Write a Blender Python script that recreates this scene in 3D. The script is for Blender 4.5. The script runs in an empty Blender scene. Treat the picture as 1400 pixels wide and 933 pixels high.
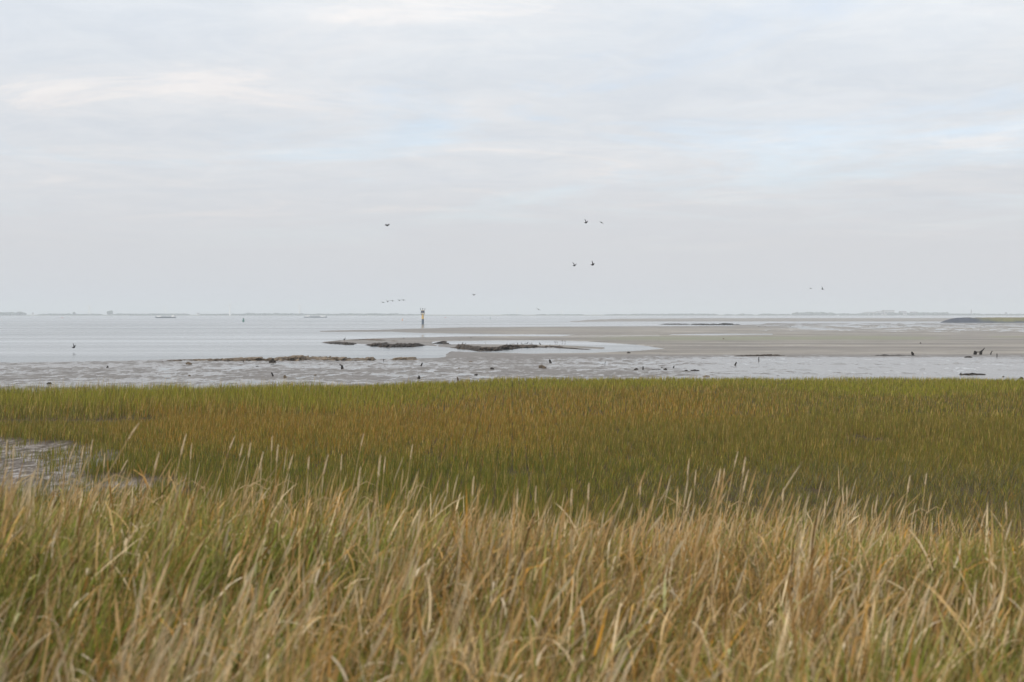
import bpy, math, random
import numpy as np
from math import radians, sin, cos, tan, pi, atan2, sqrt

random.seed(7)
RNG = np.random.default_rng(11)
scene = bpy.context.scene
COL = scene.collection

# ------------------------------------------------------------------ camera
CAM_H = 5.0                       # eye height above low water
F = 50.0 / 36.0 * 1400.0          # focal length in photo pixels
V_HOR = 429.6                     # horizon row in the photo
PITCH = math.atan((466.5 - V_HOR) / F)
cam_data = bpy.data.cameras.new('camera')
cam = bpy.data.objects.new('camera', cam_data)
COL.objects.link(cam)
cam.location = (0, 0, CAM_H)
cam.rotation_euler = (pi / 2 - PITCH, 0, 0)
cam_data.lens = 50
cam_data.sensor_width = 36
cam_data.clip_start = 0.1
cam_data.clip_end = 40000
cam_data.dof.use_dof = True
cam_data.dof.focus_distance = 130
cam_data.dof.aperture_fstop = 3.4
scene.camera = cam

# ------------------------------------------------------------------ world
SUN_EL, SUN_AZ = radians(40), radians(-132)   # azimuth measured from +Y towards +X
world = bpy.data.worlds.new('World')
scene.world = world
world.use_nodes = True
wt = world.node_tree
wt.nodes.clear()


def nd(t, kind, **kw):
    n = t.nodes.new(kind)
    for k, v in kw.items():
        setattr(n, k, v)
    return n


def mathn(t, op, a, b=None, clamp=False):
    n = nd(t, 'ShaderNodeMath', operation=op, use_clamp=clamp)
    for i, s in enumerate((a, b)):
        if s is None:
            continue
        if isinstance(s, (int, float)):
            n.inputs[i].default_value = s
        else:
            t.links.new(s, n.inputs[i])
    return n.outputs[0]


def mixc(t, fac, a, b, blend='MIX'):
    n = nd(t, 'ShaderNodeMix', data_type='RGBA', blend_type=blend)
    for sock, s in ((n.inputs[0], fac), (n.inputs[6], a), (n.inputs[7], b)):
        if isinstance(s, (int, float)):
            sock.default_value = s
        elif isinstance(s, tuple):
            sock.default_value = (*s, 1)
        else:
            t.links.new(s, sock)
    return n.outputs[2]


def ramp(t, fac, stops):
    n = nd(t, 'ShaderNodeValToRGB')
    cr = n.color_ramp
    while len(cr.elements) < len(stops):
        cr.elements.new(0.5)
    for e, (p, c) in zip(cr.elements, stops):
        e.position = p
        e.color = (*c, 1) if len(c) == 3 else c
    t.links.new(fac, n.inputs[0])
    return n.outputs[0]


def noise(t, vec, scale, detail=4, rough=0.55, dist=0.0):
    n = nd(t, 'ShaderNodeTexNoise')
    n.inputs['Scale'].default_value = scale
    n.inputs['Detail'].default_value = detail
    n.inputs['Roughness'].default_value = rough
    n.inputs['Distortion'].default_value = dist
    if vec is not None:
        t.links.new(vec, n.inputs['Vector'])
    return n.outputs[0]


def mapping(t, vec, scale=(1, 1, 1), loc=(0, 0, 0), rot=(0, 0, 0)):
    n = nd(t, 'ShaderNodeMapping')
    n.inputs['Scale'].default_value = scale
    n.inputs['Location'].default_value = loc
    n.inputs['Rotation'].default_value = rot
    t.links.new(vec, n.inputs['Vector'])
    return n.outputs[0]


def g3(v):
    return (v, v, v)


SKY_STRENGTH = 0.1
sky = nd(wt, 'ShaderNodeTexSky', sky_type='NISHITA', sun_disc=False)
sky.sun_elevation = SUN_EL
sky.sun_rotation = SUN_AZ
sky.air_density = 1.0
sky.dust_density = 0.4
sky.ozone_density = 3.0
tc = nd(wt, 'ShaderNodeTexCoord')
sep = nd(wt, 'ShaderNodeSeparateXYZ')
wt.links.new(tc.outputs['Generated'], sep.inputs[0])
zc = mathn(wt, 'MAXIMUM', sep.outputs[2], 0.0)
den = mathn(wt, 'ADD', zc, 0.055)
comb = nd(wt, 'ShaderNodeCombineXYZ')
wt.links.new(mathn(wt, 'DIVIDE', sep.outputs[0], den), comb.inputs[0])
wt.links.new(mathn(wt, 'DIVIDE', sep.outputs[1], den), comb.inputs[1])
plane = comb.outputs[0]                      # the cloud deck seen in plan
n_big = noise(wt, mapping(wt, plane, (0.45, 0.45, 1), (3.1, 1.7, 0)), 1.0, 6, 0.58, 0.4)
n_str = noise(wt, mapping(wt, plane, (0.85, 0.95, 1), (8.3, 2.2, 0), (0, 0, 0.06)), 1.0, 9, 0.62, 0.7)
n_fine = noise(wt, mapping(wt, plane, (3.2, 2.6, 1), (1.3, 7.7, 0), (0, 0, 0.1)), 1.0, 9, 0.68, 0.6)
K = 1.0 / SKY_STRENGTH
# even deck: a little brighter towards the zenith, as overcast skies are
deck = ramp(wt, zc, [(0.0, (0.635, 0.650, 0.682)), (0.05, (0.675, 0.683, 0.708)), (0.11, (0.745, 0.772, 0.803)),
                     (0.22, (0.845, 0.890, 0.932)), (0.6, (0.92, 0.95, 0.98)), (1.0, (0.96, 0.98, 1.0))])
fade = nd(wt, 'ShaderNodeMapRange', interpolation_type='SMOOTHSTEP')
wt.links.new(zc, fade.inputs[0])
fade.inputs[1].default_value = 0.02
fade.inputs[2].default_value = 0.13
shade = ramp(wt, n_big, [(0.30, (0.945, 0.95, 0.96)), (0.5, g3(0.99)), (0.68, g3(1.03))])
lumi = ramp(wt, n_str, [(0.34, (0.945, 0.958, 0.98)), (0.50, (0.985, 0.985, 0.99)), (0.59, (1.03, 1.01, 1.0)), (0.68, (1.17, 1.095, 1.04))])
fine = ramp(wt, n_fine, [(0.34, (0.955, 0.963, 0.976)), (0.66, (1.045, 1.035, 1.027))])
var = mixc(wt, 1.0, mixc(wt, 1.0, shade, lumi, 'MULTIPLY'), fine, 'MULTIPLY')
var = mixc(wt, fade.outputs[0], (1.0, 1.0, 1.0), var)
cloud = mixc(wt, 1.0, deck, var, 'MULTIPLY')
cloud = mixc(wt, 1.0, cloud, g3(K), 'MULTIPLY')
# thin places where the blue shows through
gap = ramp(wt, noise(wt, mapping(wt, plane, (0.6, 0.6, 1), (5.4, 9.1, 0), (0, 0, -0.05)), 1.0, 7, 0.62, 0.6),
           [(0.51, g3(0)), (0.74, g3(0.38))])
gapf = mathn(wt, 'MULTIPLY', gap, fade.outputs[0])
skyc = mixc(wt, 1.0, sky.outputs[0], g3(1.75), 'MULTIPLY')
final = mixc(wt, gapf, cloud, skyc)
bg = nd(wt, 'ShaderNodeBackground')
bg.inputs[1].default_value = SKY_STRENGTH
wt.links.new(final, bg.inputs[0])
wo = nd(wt, 'ShaderNodeOutputWorld')
wt.links.new(bg.outputs[0], wo.inputs[0])

# ------------------------------------------------------------------ sun
sun_data = bpy.data.lights.new('sun', 'SUN')
sun_data.energy = 2.4
sun_data.angle = radians(10)
sun_data.color = (1.0, 0.95, 0.87)
sun = bpy.data.objects.new('sun', sun_data)
COL.objects.link(sun)
sd = (sin(SUN_AZ) * cos(SUN_EL), cos(SUN_AZ) * cos(SUN_EL), sin(SUN_EL))
from mathutils import Vector, Matrix
sun.rotation_euler = Vector(sd).to_track_quat('Z', 'Y').to_euler()
sun.location = (-40, -40, 60)

# ------------------------------------------------------------------ render
vs = scene.view_settings
vs.view_transform = 'Standard'
vs.look = 'None'
vs.exposure = 0.0
vs.gamma = 1.0
vs.use_curve_mapping = False
cy = scene.cycles
scene.render.engine = 'CYCLES'
cy.use_denoising = True
cy.denoiser = 'OPENIMAGEDENOISE'
cy.denoising_prefilter = 'ACCURATE'
cy.max_bounces = 6
cy.diffuse_bounces = 2
cy.glossy_bounces = 3
cy.transmission_bounces = 3
cy.volume_bounces = 1
cy.caustics_reflective = False
cy.caustics_refractive = False

# ================================================================== helpers
CP, SP = cos(PITCH), sin(PITCH)


def ray(u, v):
    a = (np.asarray(u, float) - 700.0) / F
    b = (466.5 - np.asarray(v, float)) / F
    return a, CP + SP * b, -SP + CP * b        # x, y (away), z (up)


def ground(u, v, z=0.0):
    """point of the level z that lies at this row and column of the photograph"""
    x, y, zz = ray(u, v)
    t = (z - CAM_H) / zz
    return x * t, y * t


def at(u, v, D):
    x, y, z = ray(u, v)
    t = D / y
    return float(x * t), float(D), float(CAM_H + z * t)


def to_px(x, y, z):
    dz = z - CAM_H
    fwd = y * CP - dz * SP
    up = y * SP + dz * CP
    return 700 + F * x / fwd, 466.5 - F * up / fwd


def hash2(ix, iy, seed):
    h = (ix.astype(np.int64) * 374761393 + iy.astype(np.int64) * 668265263 + seed * 974634777) & 0xFFFFFFFF
    h = ((h ^ (h >> 13)) * 1274126177) & 0xFFFFFFFF
    return ((h ^ (h >> 16)) & 0xFFFF) / 65535.0


def vnoise(x, y, seed=0):
    x = np.asarray(x, float); y = np.asarray(y, float)
    ix, iy = np.floor(x), np.floor(y)
    fx, fy = x - ix, y - iy
    fx = fx * fx * (3 - 2 * fx); fy = fy * fy * (3 - 2 * fy)
    a = hash2(ix, iy, seed); b = hash2(ix + 1, iy, seed)
    c = hash2(ix, iy + 1, seed); d = hash2(ix + 1, iy + 1, seed)
    return (a + (b - a) * fx) * (1 - fy) + (c + (d - c) * fx) * fy


def fbm(x, y, seed=0, octv=4, gain=0.5):
    s, amp, tot = 0.0, 1.0, 0.0
    for o in range(octv):
        s = s + amp * vnoise(np.asarray(x) * 2 ** o + 17.3 * o, np.asarray(y) * 2 ** o - 9.1 * o, seed + o)
        tot += amp
        amp *= gain
    return s / tot


def sstep(a, b, x):
    t = np.clip((np.asarray(x, float) - a) / (b - a), 0, 1)
    return t * t * (3 - 2 * t)


def tag(o, label=None, cat=None, group=None, kind=None):
    if label: o['label'] = label
    if cat: o['category'] = cat
    if group: o['group'] = group
    if kind: o['kind'] = kind
    return o


def mesh_obj(name, verts, faces, mat, parent=None, smooth=False):
    me = bpy.data.meshes.new(name)
    me.from_pydata([tuple(map(float, v)) for v in verts], [], [tuple(f) for f in faces])
    me.materials.append(mat)
    if smooth:
        me.polygons.foreach_set('use_smooth', [True] * len(me.polygons))
    me.update()
    o = bpy.data.objects.new(name, me)
    COL.objects.link(o)
    if parent is not None:
        o.parent = parent
    return o


def np_mesh(name, V, T, mat, attrs=None, Q=None, smooth=False, extra_mats=()):
    """fast mesh from arrays: V (n,3), T (m,3) triangles and / or Q (k,4) quads"""
    me = bpy.data.meshes.new(name)
    parts = [a for a in (T, Q) if a is not None and len(a)]
    loops = np.concatenate([p.ravel() for p in parts]).astype(np.int32)
    sizes = np.concatenate([np.full(len(p), p.shape[1]) for p in parts]).astype(np.int32)
    starts = np.concatenate([[0], np.cumsum(sizes)[:-1]]).astype(np.int32)
    me.vertices.add(len(V)); me.vertices.foreach_set('co', np.ascontiguousarray(V, dtype=np.float32).ravel())
    me.loops.add(len(loops)); me.loops.foreach_set('vertex_index', loops)
    me.polygons.add(len(sizes)); me.polygons.foreach_set('loop_start', starts)
    me.polygons.foreach_set('loop_total', sizes)
    if smooth:
        me.polygons.foreach_set('use_smooth', np.ones(len(sizes), dtype=bool))
    me.update(calc_edges=True)
    for k, a in (attrs or {}).items():
        if a.ndim == 1:
            at_ = me.attributes.new(k, 'FLOAT', 'POINT')
            at_.data.foreach_set('value', a.astype(np.float32))
        else:
            at_ = me.attributes.new(k, 'FLOAT_COLOR', 'POINT')
            c4 = np.ones((len(a), 4), dtype=np.float32); c4[:, :3] = a
            at_.data.foreach_set('color', c4.ravel())
    me.materials.append(mat)
    o = bpy.data.objects.new(name, me)
    COL.objects.link(o)
    return o


def grid_quads(nr, nc):
    i = np.arange(nr - 1)[:, None] * nc + np.arange(nc - 1)[None, :]
    i = i.ravel()
    return np.stack([i, i + 1, i + nc + 1, i + nc], 1)


class MB:
    """collects shapes for one mesh"""
    def __init__(s):
        s.v, s.f = [], []

    def add(s, v, f):
        n = len(s.v)
        s.v += [tuple(p) for p in v]
        s.f += [tuple(i + n for i in q) for q in f]
        return s

    def box(s, cx, cy, cz, sx, sy, sz, taper=1.0):
        hx, hy, hz = sx / 2, sy / 2, sz / 2
        v = []
        for k, q in ((-1, 1.0), (1, taper)):
            v += [(cx - hx * q, cy - hy * q, cz + k * hz), (cx + hx * q, cy - hy * q, cz + k * hz),
                  (cx + hx * q, cy + hy * q, cz + k * hz), (cx - hx * q, cy + hy * q, cz + k * hz)]
        return s.add(v, [(3, 2, 1, 0), (4, 5, 6, 7), (0, 1, 5, 4), (1, 2, 6, 5), (2, 3, 7, 6), (3, 0, 4, 7)])

    def tube(s, pts, rad, n=8, jit=0.0, rnd=random, flat=1.0):
        pts = [Vector(p) for p in pts]
        v, f = [], []
        for i, p in enumerate(pts):
            d = (pts[min(i + 1, len(pts) - 1)] - pts[max(i - 1, 0)]).normalized()
            a = d.cross(Vector((0, 1, 0.01))) if abs(d.y) < 0.9 else d.cross(Vector((1, 0, 0.01)))
            a.normalize(); b = d.cross(a)
            for k in range(n):
                t = 2 * pi * k / n
                r = rad[i] * (1 + jit * (rnd.random() * 2 - 1))
                v.append(p + a * (r * cos(t)) + b * (r * sin(t) * flat))
        m = len(pts)
        for i in range(m - 1):
            for k in range(n):
                k2 = (k + 1) % n
                f.append((i * n + k, i * n + k2, (i + 1) * n + k2, (i + 1) * n + k))
        f.append(tuple(range(n - 1, -1, -1)))
        f.append(tuple((m - 1) * n + k for k in range(n)))
        return s.add(v, f)

    def lathe(s, prof, n=16, cx=0, cy=0):
        v, f = [], []
        for z, r in prof:
            for k in range(n):
                t = 2 * pi * k / n
                v.append((cx + r * cos(t), cy + r * sin(t), z))
        m = len(prof)
        for i in range(m - 1):
            for k in range(n):
                k2 = (k + 1) % n
                f.append((i * n + k, i * n + k2, (i + 1) * n + k2, (i + 1) * n + k))
        f.append(tuple(range(n - 1, -1, -1)))
        f.append(tuple((m - 1) * n + k for k in range(n)))
        return s.add(v, f)

    def lump(s, cx, cy, cz, rx, ry, rz, rnd, rough=0.25, n=12, m=7):
        ph = [(rnd.uniform(1, 4), rnd.uniform(0, 6.3), rnd.uniform(0, 6.3)) for _ in range(5)]
        v, f = [], []
        for i in range(m + 1):
            th = pi * i / m
            for k in range(n):
                t = 2 * pi * k / n
                d = (sin(th) * cos(t), sin(th) * sin(t), cos(th))
                r = 1.0
                for q, (fr, a, b) in enumerate(ph):
                    r += rough * 0.45 * sin(fr * (d[0] * 2.1 + d[2]) + a) * sin(fr * (d[1] * 1.7 - d[2]) + b)
                r += rough * 0.3 * (rnd.random() - 0.5)
                v.append((cx + rx * r * d[0], cy + ry * r * d[1], cz + rz * r * d[2]))
        for i in range(m):
            for k in range(n):
                k2 = (k + 1) % n
                f.append((i * n + k, (i + 1) * n + k, (i + 1) * n + k2, i * n + k2))
        return s.add(v, f)

    def build(s, name, mat, parent=None, loc=None, smooth=False):
        o = mesh_obj(name, s.v, s.f, mat, parent, smooth)
        if loc is not None:
            o.location = loc
        return o


def empty(name, loc, rz=0.0):
    o = bpy.data.objects.new(name, None)
    COL.objects.link(o)
    o.location = loc
    o.rotation_euler = (0, 0, rz)
    o.empty_display_size = 0.2
    return o


# ================================================================== materials
def new_mat(name):
    m = bpy.data.materials.new(name)
    m.use_nodes = True
    m.node_tree.nodes.clear()
    out = nd(m.node_tree, 'ShaderNodeOutputMaterial')
    return m, m.node_tree, out


def principled(t, out):
    p = nd(t, 'ShaderNodeBsdfPrincipled')
    t.links.new(p.outputs[0], out.inputs[0])
    return p


def put(t, sock, val):
    if isinstance(val, (int, float)):
        sock.default_value = val
    elif isinstance(val, tuple):
        sock.default_value = (*val, 1)
    else:
        t.links.new(val, sock)


def rough_mat(name, c1, c2, scale=3.0, rough=0.8, bump=0.3, spec=0.4, metallic=0.0):
    """two tone weathered surface in the object's own coordinates"""
    m, t, out = new_mat(name)
    p = principled(t, out)
    co = nd(t, 'ShaderNodeTexCoord').outputs['Object']
    n1 = noise(t, co, scale, 6, 0.65)
    put(t, p.inputs['Base Color'], mixc(t, ramp(t, n1, [(0.35, g3(0)), (0.65, g3(1))]), c1, c2))
    put(t, p.inputs['Roughness'], rough)
    put(t, p.inputs['Specular IOR Level'], spec)
    put(t, p.inputs['Metallic'], metallic)
    b = nd(t, 'ShaderNodeBump')
    b.inputs['Strength'].default_value = bump
    b.inputs['Distance'].default_value = 0.05
    t.links.new(noise(t, co, scale * 3.1, 5, 0.7), b.inputs['Height'])
    t.links.new(b.outputs[0], p.inputs['Normal'])
    return m


def grass_mat(name, transl=0.3):
    m, t, out = new_mat(name)
    a = nd(t, 'ShaderNodeAttribute', attribute_name='col')
    co = nd(t, 'ShaderNodeTexCoord').outputs['Object']
    mot = ramp(t, noise(t, co, 9.0, 3, 0.6), [(0.3, g3(0.86)), (0.7, g3(1.12))])
    c = mixc(t, 1.0, a.outputs['Color'], mot, 'MULTIPLY')
    d = nd(t, 'ShaderNodeBsdfDiffuse'); t.links.new(c, d.inputs[0])
    tr = nd(t, 'ShaderNodeBsdfTranslucent'); t.links.new(c, tr.inputs[0])
    mx = nd(t, 'ShaderNodeMixShader'); mx.inputs[0].default_value = transl
    t.links.new(d.outputs[0], mx.inputs[1]); t.links.new(tr.outputs[0], mx.inputs[2])
    t.links.new(mx.outputs[0], out.inputs[0])
    return m


def water_mat():
    m, t, out = new_mat('estuary_water')
    p = principled(t, out)
    geo = nd(t, 'ShaderNodeNewGeometry').outputs['Position']
    put(t, p.inputs['Base Color'], (0.12, 0.135, 0.14))
    p.inputs['IOR'].default_value = 1.333
    streak = noise(t, mapping(t, geo, (0.004, 0.022, 1), (2.0, 0.7, 0), (0, 0, 0.05)), 1.0, 5, 0.6, 0.4)
    put(t, p.inputs['Roughness'], ramp(t, streak, [(0.35, g3(0.06)), (0.65, g3(0.24))]))
    h1 = noise(t, mapping(t, geo, (0.9, 1.6, 1)), 1.0, 4, 0.6)
    h2 = noise(t, mapping(t, geo, (0.10, 0.22, 1)), 1.0, 3, 0.5)
    hh = mathn(t, 'ADD', mathn(t, 'MULTIPLY', h1, ramp(t, streak, [(0.38, g3(0.10)), (0.62, g3(0.75))])), mathn(t, 'MULTIPLY', h2, 1.5))
    b = nd(t, 'ShaderNodeBump')
    b.inputs['Strength'].default_value = 0.35
    b.inputs['Distance'].default_value = 0.04
    t.links.new(hh, b.inputs['Height'])
    t.links.new(b.outputs[0], p.inputs['Normal'])
    return m


def mud_mat():
    """tidal mud: 'wet' is the film of water left on it, 'sand' firm drained ground, 'alga' green film"""
    m, t, out = new_mat('tidal_mud')
    p = principled(t, out)
    geo = nd(t, 'ShaderNodeNewGeometry').outputs['Position']
    wet = nd(t, 'ShaderNodeAttribute', attribute_name='wet').outputs['Fac']
    sand = nd(t, 'ShaderNodeAttribute', attribute_name='sand').outputs['Fac']
    alga = nd(t, 'ShaderNodeAttribute', attribute_name='alga').outputs['Fac']
    n1 = noise(t, mapping(t, geo, (0.95, 0.42, 1)), 1.0, 8, 0.68, 0.6)
    n3 = noise(t, mapping(t, geo, (0.012, 0.07, 1), (0, 0, 0), (0, 0, 0.04)), 1.0, 6, 0.62, 0.5)
    n2 = noise(t, mapping(t, geo, (0.05, 0.035, 1)), 1.0, 5, 0.6)
    n4 = noise(t, mapping(t, geo, (0.09, 0.16, 1), (4, 2, 0), (0, 0, 0.15)), 1.0, 7, 0.7, 0.8)
    mudc = ramp(t, n1, [(0.3, (0.085, 0.072, 0.062)), (0.5, (0.125, 0.109, 0.096)), (0.7, (0.165, 0.149, 0.134))])
    sandc = ramp(t, n2, [(0.3, (0.160, 0.139, 0.111)), (0.5, (0.202, 0.178, 0.145)), (0.7, (0.245, 0.218, 0.180))])
    sandc = mixc(t, 1.0, sandc, ramp(t, n3, [(0.40, (0.62, 0.59, 0.56)), (0.5, (0.92, 0.91, 0.90)), (0.60, (1.28, 1.27, 1.25))]), 'MULTIPLY')
    sandc = mixc(t, 1.0, sandc, ramp(t, n4, [(0.38, (0.74, 0.72, 0.70)), (0.5, g3(0.97)), (0.62, g3(1.22))]), 'MULTIPLY')
    c = mixc(t, sand, mudc, sandc)
    c = mixc(t, alga, c, mixc(t, n2, (0.12, 0.125, 0.06), (0.185, 0.18, 0.105)))
    put(t, p.inputs['Base Color'], c)
    # pools of water film follow the small hollows
    w = mathn(t, 'ADD', wet, mathn(t, 'MULTIPLY', mathn(t, 'SUBTRACT', n1, 0.5), 2.6))
    w = mathn(t, 'ADD', w, mathn(t, 'MULTIPLY', mathn(t, 'SUBTRACT', n3, 0.52), 1.5))
    w = mathn(t, 'ADD', w, mathn(t, 'MULTIPLY', mathn(t, 'SUBTRACT', n4, 0.52), 0.9))
    w = ramp(t, w, [(0.36, g3(0)), (0.70, g3(1))])
    put(t, p.inputs['Roughness'], mixc(t, w, g3(0.52), g3(0.20)))
    put(t, p.inputs['Specular IOR Level'], mixc(t, w, g3(0.30), g3(0.55)))
    b = nd(t, 'ShaderNodeBump')
    t.links.new(mathn(t, 'MULTIPLY', mathn(t, 'SUBTRACT', 1.0, w), 0.6), b.inputs['Strength'])
    b.inputs['Distance'].default_value = 0.10
    t.links.new(noise(t, mapping(t, geo, (2.2, 1.2, 1)), 1.0, 6, 0.65), b.inputs['Height'])
    t.links.new(b.outputs[0], p.inputs['Normal'])
    return m


def soil_mat():
    m, t, out = new_mat('marsh_soil')
    p = principled(t, out)
    geo = nd(t, 'ShaderNodeNewGeometry').outputs['Position']
    wet = nd(t, 'ShaderNodeAttribute', attribute_name='wet').outputs['Fac']
    n1 = noise(t, mapping(t, geo, (3.2, 1.6, 1)), 1.0, 7, 0.68)
    n2 = noise(t, geo, 11.0, 5, 0.7)
    litter = mixc(t, n2, (0.035, 0.026, 0.014), (0.10, 0.072, 0.036))
    pan = ramp(t, n1, [(0.42, (0.080, 0.064, 0.050)), (0.58, (0.23, 0.20, 0.175))])
    put(t, p.inputs['Base Color'], mixc(t, wet, litter, pan))
    put(t, p.inputs['Specular IOR Level'], mixc(t, wet, g3(0.05), g3(0.28)))
    w = ramp(t, mathn(t, 'ADD', n1, mathn(t, 'MULTIPLY', wet, 0.25)), [(0.74, g3(0)), (0.90, g3(1))])
    w = mathn(t, 'MULTIPLY', w, wet)
    put(t, p.inputs['Roughness'], mixc(t, w, g3(0.85), g3(0.12)))
    b = nd(t, 'ShaderNodeBump')
    t.links.new(mathn(t, 'SUBTRACT', 1.0, w), b.inputs['Strength'])
    b.inputs['Distance'].default_value = 0.06
    t.links.new(noise(t, geo, 5.0, 6, 0.7), b.inputs['Height'])
    t.links.new(b.outputs[0], p.inputs['Normal'])
    return m


def attr_mat(name, rough=0.8, scale=1.0):
    m, t, out = new_mat(name)
    p = principled(t, out)
    a = nd(t, 'ShaderNodeAttribute', attribute_name='col')
    co = nd(t, 'ShaderNodeTexCoord').outputs['Object']
    mot = ramp(t, noise(t, co, scale, 6, 0.65), [(0.3, g3(0.75)), (0.7, g3(1.22))])
    put(t, p.inputs['Base Color'], mixc(t, 1.0, a.outputs['Color'], mot, 'MULTIPLY'))
    put(t, p.inputs['Roughness'], rough)
    put(t, p.inputs['Specular IOR Level'], 0.12)
    return m


M = {}
M['water'] = water_mat()
M['mud'] = mud_mat()
M['soil'] = soil_mat()
M['grass'] = grass_mat('grass_blades', 0.18)
M['marsh'] = grass_mat('cordgrass_blades', 0.18)
M['peat'] = attr_mat('eroded_peat', 0.75, 1.2)
M['dike'] = attr_mat('dike_cover', 0.85, 0.35)
M['wood'] = rough_mat('wet_driftwood', (0.006, 0.005, 0.004), (0.022, 0.017, 0.013), 6.0, 0.7, 0.6, 0.15)
M['clod'] = rough_mat('wet_clod', (0.010, 0.008, 0.006), (0.034, 0.026, 0.019), 4.0, 0.7, 0.6, 0.15)
M['brownclod'] = rough_mat('brown_clod', (0.06, 0.043, 0.027), (0.15, 0.11, 0.07), 4.0, 0.75, 0.6)
M['blue'] = rough_mat('weathered_blue_paint', (0.035, 0.055, 0.085), (0.05, 0.085, 0.13), 2.0, 0.5, 0.1)
M['navy'] = rough_mat('dark_blue_panel', (0.010, 0.020, 0.045), (0.016, 0.032, 0.07), 2.0, 0.4, 0.05)
M['yellow'] = rough_mat('weathered_yellow_paint', (0.60, 0.36, 0.07), (0.72, 0.47, 0.13), 2.0, 0.55, 0.1)
M['steel'] = rough_mat('galvanised_steel', (0.20, 0.21, 0.22), (0.32, 0.32, 0.32), 3.0, 0.5, 0.1, 0.5, 0.3)
M['green'] = rough_mat('buoy_green', (0.012, 0.115, 0.085), (0.02, 0.17, 0.125), 2.0, 0.45, 0.1)
M['red'] = rough_mat('buoy_red', (0.42, 0.05, 0.05), (0.55, 0.09, 0.08), 2.0, 0.45, 0.1)
M['orange'] = rough_mat('buoy_orange', (0.60, 0.22, 0.06), (0.70, 0.30, 0.10), 2.0, 0.45, 0.1)
M['hull'] = rough_mat('ship_hull', (0.022, 0.040, 0.065), (0.035, 0.06, 0.09), 0.6, 0.5, 0.05)
M['deck'] = rough_mat('ship_deck', (0.10, 0.12, 0.13), (0.16, 0.18, 0.19), 0.8, 0.6, 0.05)
M['white'] = rough_mat('white_paint', (0.84, 0.84, 0.82), (0.90, 0.90, 0.88), 0.5, 0.5, 0.03)
M['glass'] = rough_mat('dark_glazing', (0.02, 0.025, 0.03), (0.03, 0.036, 0.042), 1.0, 0.12, 0.0)
M['wall'] = rough_mat('pale_wall', (0.36, 0.35, 0.34), (0.45, 0.44, 0.42), 0.05, 0.8, 0.05)
M['roof'] = rough_mat('grey_roof', (0.13, 0.12, 0.12), (0.19, 0.17, 0.165), 0.1, 0.8, 0.05)
M['land'] = rough_mat('far_land', (0.10, 0.115, 0.06), (0.17, 0.16, 0.09), 0.01, 0.9, 0.0)
M['trees'] = rough_mat('far_foliage', (0.035, 0.055, 0.030), (0.065, 0.090, 0.045), 0.25, 0.9, 0.0)
M['bark'] = rough_mat('far_bark', (0.05, 0.04, 0.03), (0.08, 0.065, 0.05), 0.5, 0.9, 0.0)
M['bird'] = rough_mat('dark_plumage', (0.012, 0.011, 0.013), (0.03, 0.027, 0.028), 6.0, 0.8, 0.0, 0.1)
M['gull'] = rough_mat('grey_plumage', (0.20, 0.19, 0.18), (0.38, 0.37, 0.36), 5.0, 0.7, 0.0)
M['bill'] = rough_mat('bird_bill', (0.10, 0.05, 0.02), (0.16, 0.08, 0.03), 8.0, 0.5, 0.0)
M['straw'] = rough_mat('dry_stalk', (0.40, 0.27, 0.13), (0.54, 0.40, 0.22), 14.0, 0.75, 0.1)
M['seed'] = rough_mat('dry_seed_head', (0.48, 0.35, 0.20), (0.64, 0.51, 0.34), 40.0, 0.85, 0.3)
M['stone'] = rough_mat('dark_stone', (0.05, 0.05, 0.052), (0.10, 0.10, 0.10), 0.6, 0.7, 0.4)

# ================================================================== setting: water
o = mesh_obj('water', [(-11000, -60, 0), (11000, -60, 0), (11000, 12500, 0), (-11000, 12500, 0)], [(0, 1, 2, 3)], M['water'])
tag(o, 'calm grey estuary water reaching to the far shore', 'water', kind='structure')

# ------------------------------------------------------------------ tidal mud flat (heights above low water)
U = np.arange(-420, 1821, 2.2)
Vr = np.concatenate([np.arange(434.6, 446, 0.45), np.arange(446, 500, 0.6), np.arange(500, 552, 0.9)])
UU, VV = np.meshgrid(U, Vr)
GX, GY = ground(UU, VV)


def curve(pts):
    a = np.array(pts, float)
    return np.interp(UU + 0.0, a[:, 0], a[:, 1])


wob = (fbm(GX * 0.05, GY * 0.02, 3, 4) - 0.5)
VW = VV + wob * 2.2 * np.clip((VV - 438) / 30, 0.15, 1)          # natural wobble of the water lines
UW = UU + wob * 40


def band(top, bot, soft=0.8):
    """1 between two rows given as lines over the columns"""
    tp = np.interp(UW, *np.array(top, float).T)
    bt = np.interp(UW, *np.array(bot, float).T)
    return np.clip(np.minimum((VW - tp) / soft + 0.5, (bt - VW) / soft + 0.5), -1.5, 1)


near = band([(-420, 501), (0, 497.2), (90, 495.8), (170, 495), (240, 492.6), (430, 491), (570, 491.6), (602, 491.2), (640, 489), (720, 487),
             (800, 486), (900, 484), (1000, 484), (1820, 484)], [(-420, 700), (1820, 700)], 1.2)
flatR = band([(560, 491), (600, 489.5), (622, 480), (640, 475), (700, 465), (790, 459), (850, 454), (1000, 446), (1060, 442.6), (1820, 442)],
             [(560, 491), (600, 491), (1820, 491)], 1.6)
bar1 = band([(430, 453.2), (520, 451.2), (600, 448.6), (700, 447.6), (1000, 446), (1820, 444)],
            [(430, 453.6), (520, 453.0), (560, 454.8), (700, 457), (830, 458), (1000, 462), (1820, 464)], 0.9)
bar2 = band([(440, 468), (470, 465.2), (540, 462), (640, 460.5), (780, 460), (900, 459)],
            [(440, 468.5), (500, 470.6), (580, 472.6), (620, 475), (700, 478), (760, 476), (820, 475.5), (900, 474)], 1.0)
far1 = band([(770, 440), (800, 438.2), (850, 436.2), (960, 435.4), (1820, 435)], [(770, 440.2), (840, 439.6), (1820, 439.6)], 0.6)
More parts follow.
